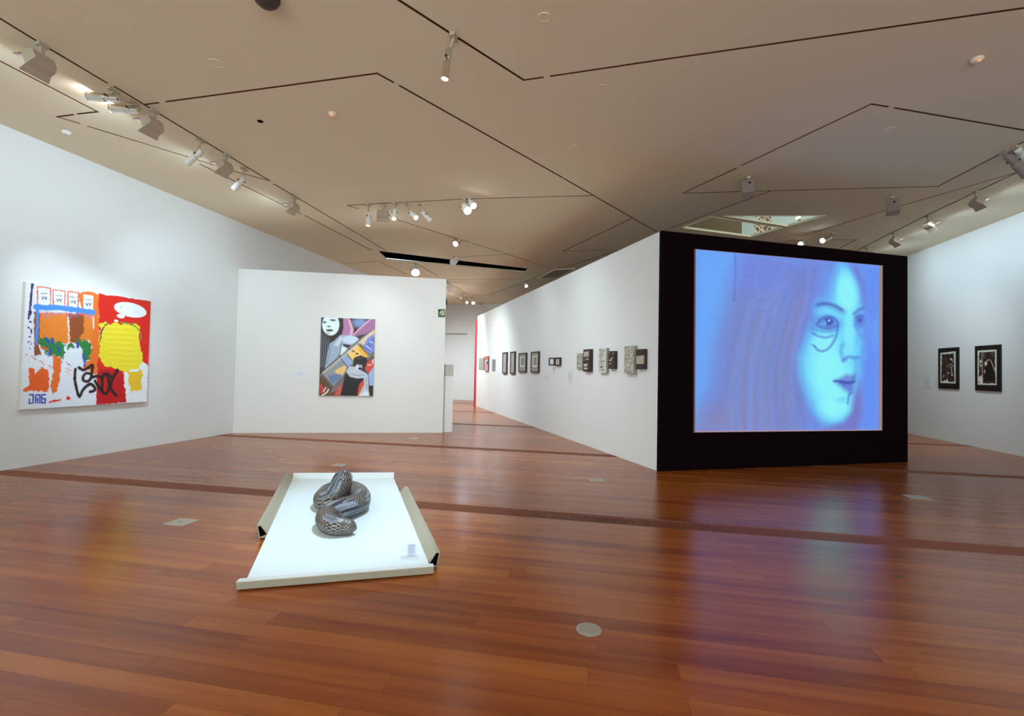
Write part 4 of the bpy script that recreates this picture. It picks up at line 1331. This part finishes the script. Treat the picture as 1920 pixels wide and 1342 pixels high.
def spotlight(mount, tail, lens, sign, label, body=M_WHITEMET, lensm=M_LENS, L=.28, r=.045, aim=None, power=0, color=COOL, deg=50, knobs=True, group='ceiling track spotlights'):
    mp = onceil(*mount)
    dep = depth(mp)
    tp = atdepth(tail[0], tail[1], dep)
    lat = atdepth(lens[0], lens[1], dep) - tp
    ll = float(np.linalg.norm(lat))
    dz = sign * math.sqrt(max(0.0, L * L - ll * ll))
    lp = atdepth(lens[0], lens[1], dep + dz)
    d = Vector(lp) - Vector(tp)
    Lr = d.length
    R = d.to_track_quat('Z', 'Y').to_matrix().to_4x4()
    M = Matrix.Translation(Vector(tp)) @ R
    root = empty('track_spotlight', tuple(float(v) for v in mp), label, 'spotlight', group)
    bm = bmesh.new()
    box(bm, (mp[0], mp[1], ceil_z(mp[0]) - .018), (.05, .12, .034))
    adopt(link_mesh('track_adapter', bm, M_TAN), root)
    bm = bmesh.new()
    top = Vector((mp[0], mp[1], ceil_z(mp[0]) - .03))
    mid = Vector(tp) + d * .32
    side = d.cross(Vector((0, 0, 1)));
    if side.length < 1e-4: side = Vector((1, 0, 0))
    side.normalize()
    hub = top.lerp(mid, .45)
    bar(bm, top, hub, .022)
    for s in (-1, 1):
        bar(bm, hub, mid + side * s * (r + .008), .016, .006)
    adopt(link_mesh('yoke', bm, M_TAN), root)
    bm = bmesh.new()
    lathe(bm, [(r * .55, 0), (r * .85, Lr * .03), (r * .9, Lr * .3), (r * .78, Lr * .33), (r * .78, Lr * .42), (r, Lr * .46), (r, Lr * .97), (r * 1.08, Lr * .975), (r * 1.08, Lr)], 20, M)
    adopt(link_mesh('lamp_housing', bm, body, smooth=False), root)
    bm = bmesh.new()
    lathe(bm, [(r * .2, Lr + .003), (r * .92, Lr + .001)], 20, M, cap=False)
    lathe(bm, [(r * .92, Lr + .001), (r * .94, Lr - .004)], 20, M, cap=False)
    lathe(bm, [(r * .001, Lr + .004), (r * .2, Lr + .003)], 20, M, cap=False)
    adopt(link_mesh('lens', bm, lensm), root)
    if knobs:
        for s in (-1, 1):
            bm = bmesh.new()
            K = Matrix.Translation(mid + side * s * (r + .012)) @ side.to_track_quat('Z', 'Y').to_matrix().to_4x4()
            lathe(bm, [(.011, -.008), (.011, .008)], 10, K)
            adopt(link_mesh('knob', bm, M_DARK), root)
    if power:
        ax = Vector(lp) + d.normalized() * .03
        lamp_at(root, ax, aim if aim is not None else ax + d, power, color, deg)
    return root

TRAY_T = (base_c.x, base_c.y, .05)
spotlight((212, 166), (224, 184), (166, 181), -1, 'upper of the two glowing nickel spotlights near the left wall', body=M_CHROME, lensm=M_LENSB,
          aim=(XL, 5.9, 1.9), power=P_SPOT * 2.4, deg=36, r=.05)
spotlight((250, 190), (262, 206), (208, 203), -1, 'lower of the two glowing nickel spotlights near the left wall', body=M_CHROME, lensm=M_LENSB,
          aim=(XL, 6.6, 1.5), power=P_SPOT * 2.4, deg=36, r=.05)
spotlight((376, 262), (379, 282), (350, 307), 1, 'white cylinder spotlight between the second and third box lights', aim=(XL, 8.2, 2.0), power=P_SPOT, deg=70)
spotlight((458, 315), (459, 332), (438, 354), 1, 'white cylinder spotlight right after the third box light, tilted to the left', aim=(-6.6, 9.7, 2.2), power=P_SPOT * .9, deg=80)
spotlight((851, 66), (842, 92), (834, 148), 0, 'single hanging nickel spotlight near the top centre of the ceiling', body=M_CHROME, L=.3,
          aim=(-2.35, 4.25, .05), power=P_SPOT * 5.6, deg=48, r=.035)
spotlight((691, 383), (692, 398), (690, 423), 0, 'leftmost spotlight of the small cluster above the partition, hanging straight down', lensm=M_LENSW, aim=(-5.6, 9.9, 1.7), power=P_SPOT * .35, color=NEUT, deg=80)
spotlight((741, 381), (741, 393), (738.5, 410), -1, 'glowing spotlight right of the box light in the small cluster', lensm=M_LENSW, L=.22, aim=(-5.8, 9.9, 1.6), power=P_SPOT * .4, deg=80)
spotlight((762, 382), (768, 397), (780, 408), -1, 'glowing spotlight tilted right, third of the small cluster', lensm=M_LENSW, L=.24, aim=(-1.5, 12.0, 1.7), power=P_SPOT * .3, deg=80)
spotlight((785, 382), (791, 397), (806, 412), 1, 'unlit white spotlight tilted right at the end of the small cluster', lensm=M_WHITEMET)
spotlight((872, 374), (870, 386), (877, 395), -1, 'very bright glaring spotlight in the middle of the ceiling', lensm=M_LENSB, L=.2, r=.075, aim=(.2, 8.9, 2.3), power=P_SPOT * .55, deg=95)
spotlight((882, 373), (881, 377), (888, 386), -1, 'smaller lit spotlight touching the very bright one', lensm=M_LENS, L=.16, r=.06, aim=(-1.0, 11.0, 1.9), power=P_SPOT * .6, deg=95)
spotlight((851, 447), (861, 451), (854, 457), -1, 'round spotlight above the long black ceiling slot', body=M_CHROME, lensm=M_LENSW, L=.22, r=.07, aim=(-2.0, 13.0, 2.0), power=P_SPOT * 1.0, deg=95)
spotlight((852, 482), (856, 486), (849, 492), -1, 'round spotlight hanging in front of the long black ceiling slot', body=M_WHITEMET, lensm=M_WHITEMET, L=.24, r=.09)
spotlight((779, 494), (777, 503), (779, 511), -1, 'brilliant white spotlight seen just over the partition', lensm=M_LENSB, L=.22, r=.125, aim=(-3.0, 15.0, 2.0), power=P_SPOT * 1.2, deg=90)
spotlight((838, 527), (843, 535), (845, 545), 1, 'white spotlight just right of the partition top edge', L=.4, r=.09, aim=(-4.2, 22.3, 2), power=P_SPOT * .4, color=NEUT, deg=90)
spotlight((874, 557), (875, 562), (875.5, 567), -1, 'left one of the tiny far spotlights near the end wall', lensm=M_LENSW, L=.24, r=.06, aim=(-5.2, 18.0, 2), power=P_SPOT * .5, deg=90)
spotlight((884, 558), (886, 562), (887.5, 568), -1, 'brighter right one of the tiny far spotlights near the end wall', lensm=M_LENSW, L=.24, r=.08)
spotlight((897, 567), (898, 568), (902, 571), 1, 'faint farthest spotlight above the red wall end', L=.3, r=.05, lensm=M_WHITEMET)
spotlight((983, 528), (984, 531), (987, 536), -1, 'small warm lit spotlight above the long white wall top edge', lensm=M_LENSW, L=.24, r=.055, aim=(-4.4, 17.5, 2.0), power=P_SPOT * .6, deg=90)
spotlight((1561, 437), (1560, 442), (1542, 451), -1, 'glowing nickel spotlight just above the black screen wall', body=M_CHROME, lensm=M_LENSB, L=.34, r=.055,
          aim=(XR, 13.5, 1.9), power=P_SPOT * .8, deg=80)
spotlight((1505, 452), (1507, 455), (1501, 457.5), -1, 'tiny warm spotlight low over the black screen wall, left of the glowing one', lensm=M_LENSW, L=.2, r=.06)
spotlight((1884, 283), (1888, 290), (1925, 328), 1, 'purplish white spotlight at the right picture edge, near the ceiling groove', L=.42, r=.06, body=M_SPK, lensm=M_WHITEMET)
spotlight((1902, 275), (1908, 280), (1922, 296), 1, 'second smaller spotlight at the right picture edge, against the first', L=.3, r=.05, lensm=M_WHITEMET)


# small uplight standing on the edge of the ceiling opening
c = Vector(onceil(1501, 419.5)); c.z = ceil_z(c.x) + .036
root = empty('standing_spotlight', tuple(c), 'small lit spotlight standing in the ceiling opening above the black screen wall', 'spotlight')
top_ = c + Vector((-.05, -.02, .075))
T_ = Matrix.Translation(c) @ (top_ - c).to_track_quat('Z', 'Y').to_matrix().to_4x4()
Lh = (top_ - c).length
bm = bmesh.new(); lathe(bm, [(.05, 0), (.03, .02), (.026, Lh * .55), (.04, Lh * .7), (.045, Lh)], 16, T_)
adopt(link_mesh('lamp_housing', bm, M_TAN), root)
bm = bmesh.new(); lathe(bm, [(.047, Lh), (.047, Lh + .03), (.03, Lh + .045)], 16, T_)
adopt(link_mesh('lens', bm, M_LENSW), root)


def washer(mount, aimx, label, power=P_WASH, color=COOL, s=.66, aim_dir=None, lit=True, light_lens=True):
    """box shaped wall-washer hanging from the track, its mouth towards the wall."""
    mp = Vector(onceil(*mount))
    zc = ceil_z(mp.x)
    root = empty('box_light', tuple(mp), label, 'ceiling light', 'box shaped wall washer lights')
    dirx = Vector(aim_dir) if aim_dir else Vector((aimx, 0, 0))
    dirx.normalize()
    tx = Vector((-dirx.y, dirx.x, 0))
    # local frame: X towards the wall, Y along the track
    B = Matrix(((dirx.x, tx.x, 0, mp.x), (dirx.y, tx.y, 0, mp.y), (0, 0, 1, zc), (0, 0, 0, 1)))
    bm = bmesh.new()
    box(bm, (0, 0, -.018), (.06, .14 * s, .034), B)
    bar(bm, B @ Vector((0, 0, -.03)), B @ Vector((0.0, 0, -.13)), .035)
    adopt(link_mesh('track_adapter', bm, M_TAN), root)
    T = B @ Matrix.Translation((0, 0, -.12 - .09 * s)) @ Matrix.Rotation(math.radians(28), 4, 'Y')
    w, h, dp = .34 * s, .20 * s, .15 * s
    bm = bmesh.new()
    # tapered housing: rear smaller than mouth
    rear = [(-dp * .5, -w * .42, -h * .38), (-dp * .5, w * .42, -h * .38), (-dp * .5, w * .42, h * .38), (-dp * .5, -w * .42, h * .38)]
    midl = [(0, -w * .5, -h * .5), (0, w * .5, -h * .5), (0, w * .5, h * .5), (0, -w * .5, h * .5)]
    mouth = [(dp * .7, -w * .5, -h * .5), (dp * .7, w * .5, -h * .5), (dp * .7, w * .5, h * .5), (dp * .7, -w * .5, h * .5)]
    Ls = [[bm.verts.new(T @ Vector(v)) for v in lp] for lp in (rear, midl, mouth)]
    bm.faces.new(Ls[0])
    for A_, B_ in zip(Ls[:-1], Ls[1:]):
        for i in range(4):
            bm.faces.new((A_[i], A_[(i + 1) % 4], B_[(i + 1) % 4], B_[i]))
    adopt(link_mesh('housing', bm, M_TAN), root)
    bm = bmesh.new()
    vs = [bm.verts.new(T @ Vector((dp * .35, sy * w * .48, sz * h * .46))) for sy, sz in ((-1, -1), (1, -1), (1, 1), (-1, 1))]
    bm.faces.new(vs)
    adopt(link_mesh('reflector', bm, M_WHITEMET), root)
    # flaps at the mouth
    for sz, nm in ((1, 'upper_flap'), (-1, 'lower_flap')):
        bm = bmesh.new()
        a_ = [Vector((dp * .7, -w * .5, sz * h * .5)), Vector((dp * .7, w * .5, sz * h * .5)),
              Vector((dp * .7 + .11 * s, w * .58, sz * (h * .5 + .04 * s))), Vector((dp * .7 + .11 * s, -w * .58, sz * (h * .5 + .04 * s)))]
        hexa(bm, [T @ v for v in a_], [T @ (v + Vector((0, 0, .005))) for v in a_])
        adopt(link_mesh(nm, bm, M_TAN if sz < 0 else M_TANIN), root)
    if power:
        l = bpy.data.lights.new('washer_lamp', 'AREA'); l.shape = 'RECTANGLE'
        l.size = w * .9; l.size_y = h * .8; l.energy = power; l.color = color; l.spread = math.radians(150)
        o = bpy.data.objects.new('washer_lamp', l)
        loc = T @ Vector((dp * .72, 0, 0))
        d = (T.to_3x3() @ Vector((1, 0, -.05)))
        yv = d.cross(tx).normalized()
        Mr = Matrix((tx, yv, -d.normalized())).transposed() if tx.cross(yv).dot(-d) > 0 else Matrix((-tx, yv, -d.normalized())).transposed()
        o.matrix_world = Matrix.Translation(loc) @ Mr.to_4x4()
        COL.objects.link(o)
        adopt(o, root)
    return root

washer((79, 82), -1, 'largest box light, nearest the top left corner of the picture')
washer((289, 206), -1, 'box light just right of the two glowing nickel spotlights')
washer((424, 289), -1, 'box light between the two white cylinder spotlights on the left')
washer((552, 369), -1, 'box light farthest along the left wall, after both cylinder spotlights')
washer((718, 383), -1, 'box light in the small cluster above the partition, flat back to the camera', aim_dir=(-.35, .94, 0), power=P_WASH * .55, color=NEUT)
washer((867, 550), -1, 'pale rounded box light far back beside the tiny spotlights', power=P_WASH * .8, color=NEUT)
washer((1830, 359), 1, 'nearest brown box light along the right wall')
washer((1741, 404), 1, 'middle brown box light along the right wall')
washer((1676, 436), 1, 'third brown box light along the right wall, above the screen wall corner')
washer((1627, 464), 1, 'farthest box light along the right wall, partly hidden by the black wall')


def speaker(px, yaw, label):
    c = Vector(onceil(*px))
    zc = ceil_z(c.x)
    root = empty('ceiling_speaker', (c.x, c.y, zc), label, 'speaker', 'ceiling loudspeakers')
    B = Matrix.Translation((c.x, c.y, zc)) @ Matrix.Rotation(yaw, 4, 'Z')
    bm = bmesh.new()
    box(bm, (0, 0, -.02), (.05, .05, .04), B)
    adopt(link_mesh('bracket', bm, M_TAN), root)
    T = B @ Matrix.Translation((0, 0, -.20)) @ Matrix.Rotation(math.radians(-24), 4, 'X')
    bm = bmesh.new()
    box(bm, (0, 0, 0), (.19, .15, .28), T)
    bmesh.ops.bevel(bm, geom=list(bm.edges), offset=.008, segments=2, affect='EDGES')
    adopt(link_mesh('cabinet', bm, M_SPK), root)
    bm = bmesh.new()
    lathe(bm, [(.018, 0), (.018, .012)], 14, T @ Matrix.Translation((.02, -.075, .05)) @ Matrix.Rotation(PI / 2, 4, 'X'))
    adopt(link_mesh('tweeter', bm, M_DARK), root)
speaker((1404, 331), -.35, 'grey loudspeaker under the ceiling above the black screen wall, left one')
speaker((1674, 368), -.45, 'grey loudspeaker under the ceiling at the right, above the framed prints side')


def dome(px, label, name='smoke_detector', r=.055, led=False, white=False, ring=False):
    c = Vector(onceil(*px)); zc = ceil_z(c.x)
    root = empty(name, (c.x, c.y, zc), label, 'detector' if not ring else 'ceiling fitting')
    T = Matrix.Translation((c.x, c.y, zc)) @ Matrix.Rotation(PI, 4, 'X')
    bm = bmesh.new()
    if ring:
        lathe(bm, [(r, 0), (r, .004), (r * .9, .006), (r * .86, .003)], 28, T)
        adopt(link_mesh('cover_plate', bm, M_CEIL), root)
        return
    lathe(bm, [(r, 0), (r, .012), (r * .8, .028), (r * .45, .04), (r * .1, .042)], 24, T)
    adopt(link_mesh('cover', bm, M_WHITEMET if white else M_CEIL, smooth=False), root)
    bm = bmesh.new()
    lathe(bm, [(.012, 0), (.012, .01), (.004, .015)], 10, T @ Matrix.Translation((0, 0 if not led else .03, .03)))
    adopt(link_mesh('indicator', bm, M_LED if led else M_DARK), root)
dome((624, 213), 'small ceiling detector with a red light, left of centre', led=True)
dome((1832, 110), 'small ceiling detector with a red light near the upper right corner', led=True)
dome((124, 247), 'small white detector on the ceiling above the left wall', white=True)
dome((405, 118), 'flush round ceiling cover near the upper left, above the sloping groove', 'ceiling_cover', .075, ring=True)
dome((1020, 32), 'flush round ceiling cover at the top centre', 'ceiling_cover', .06, ring=True)
dome((1079, 276), 'flush round ceiling cover right of the centre', 'ceiling_cover', .07, ring=True)
dome((1668, 242), 'flush round ceiling cover inside the large angular panel at right', 'ceiling_cover', .06, ring=True)
dome((1129, 163), 'flush round ceiling cover below the long upper groove', 'ceiling_cover', .05, ring=True)
# black disc on the ceiling, painted as the shade inside a hole
c = Vector(onceil(488, 227))
bm = bmesh.new(); lathe(bm, [(.036, 0), (.036, .006), (.02, .004)], 20, Matrix.Translation((c.x, c.y, ceil_z(c.x))) @ Matrix.Rotation(PI, 4, 'X'))
o = link_mesh('ceiling_hole_disc', bm, M_VOID); tag(o, 'small black disc drawn as the shaded inside of a round ceiling hole, left of the red detector', 'ceiling fitting')
# dark dome at the very top
c = Vector(onceil(500, -6))
bm = bmesh.new(); lathe(bm, [(.11, 0), (.11, .015), (.095, .05), (.06, .08), (.02, .092)], 28, Matrix.Translation((c.x, c.y, ceil_z(c.x))) @ Matrix.Rotation(PI, 4, 'X'))
o = link_mesh('camera_dome', bm, M_TANIN, smooth=True); tag(o, 'dark brown dome on the ceiling cut by the top picture edge', 'security camera')
# hanging small sensor beyond the partition
c = Vector(onceil(836.5, 560)); c.z = ceil_z(c.x)
bm = bmesh.new(); lathe(bm, [(.03, 0), (.03, .1), (.045, .12), (.045, .28)], 12, Matrix.Translation(c) @ Matrix.Rotation(PI, 4, 'X'))
o = link_mesh('hanging_sensor', bm, M_DARK); tag(o, 'tiny dark sensor hanging above the far doorway', 'sensor')

# ventilation louvre above the long wall
P4 = [Vector(onceil(*p)) for p in ((1008, 522), (1040, 505), (1078, 503), (1046, 520))]
cxy = sum(P4, Vector()) / 4
root = empty('air_vent', (cxy.x, cxy.y, ceil_z(cxy.x)), 'louvred grey ceiling vent just above the long white wall', 'vent')
bm = bmesh.new()
for p, q in zip(P4, P4[1:] + P4[:1]):
    bar(bm, p + Vector((0, 0, -.012)), q + Vector((0, 0, -.012)), .05, .024)
adopt(link_mesh('frame', bm, M_CEIL), root)
bm = bmesh.new()
for k in range(1, 12):
    t = k / 12
    a_ = P4[0].lerp(P4[1], t); b_ = P4[3].lerp(P4[2], t)
    bar(bm, a_ + Vector((0, 0, -.012)), b_ + Vector((0, 0, -.012)), .05, .012)
adopt(link_mesh('louvre', bm, M_SPK), root)

# ------------------------------------------------------------------ floor boxes
def plate(px, w, d, yaw, label):
    c = onz(px[0], px[1], 0)
    root = empty('floor_box', (c[0], c[1], 0), label, 'floor outlet', 'flush metal floor boxes')
    B = Matrix.Translation((c[0], c[1], 0)) @ Matrix.Rotation(yaw, 4, 'Z')
    bm = bmesh.new(); box(bm, (0, 0, .002), (w, d, .004), B)
    adopt(link_mesh('cover_plate', bm, M_STEEL), root)
    bm = bmesh.new(); box(bm, (-.01, 0, .0048), (.018, .012, .0016), B)
    adopt(link_mesh('finger_slot', bm, M_DARK), root)
plate((340, 979), .22, .19, 0, 'square metal floor box left of the white tray')
plate((637, 872), .2, .17, 0, 'metal floor box just behind the far end of the white tray')
plate((775, 822), .24, .2, 0, 'faint metal floor box in front of the partition')
plate((1118, 900), .22, .16, .35, 'metal floor box in front of the long white wall corner')
plate((1719, 932), .24, .19, 0, 'metal floor box by the right corner of the black screen wall')
c = onz(1104, 1180, 0)
root = empty('round_floor_outlet', (c[0], c[1], 0), 'round metal floor outlet cover in the right foreground boards', 'floor outlet')
bm = bmesh.new(); lathe(bm, [(.074, 0), (.074, .002), (.062, .0035), (.058, .0028)], 40, Matrix.Translation((c[0], c[1], 0.0)))
adopt(link_mesh('rim', bm, M_STEEL), root)
bm = bmesh.new(); lathe(bm, [(.056, 0), (.056, .0042), (.052, .005), (.01, .005)], 40, Matrix.Translation((c[0], c[1], 0.0)))
adopt(link_mesh('lid', bm, mat('outlet_lid', srgb(166, 158, 142), .6, metal=.2, bump=.4, bscale=160)), root)
c = onz(1684, 1081.5, 0)
bm = bmesh.new(); bar(bm, (c[0] - .035, c[1] + .012, .004), (c[0] + .035, c[1] - .012, .004), .012, .006)
o = link_mesh('litter_scrap', bm, mat('green_scrap', srgb(60, 70, 40), .7)); tag(o, 'tiny green scrap lying on the boards at right', 'litter')
print('OBJECTS', len(bpy.data.objects))
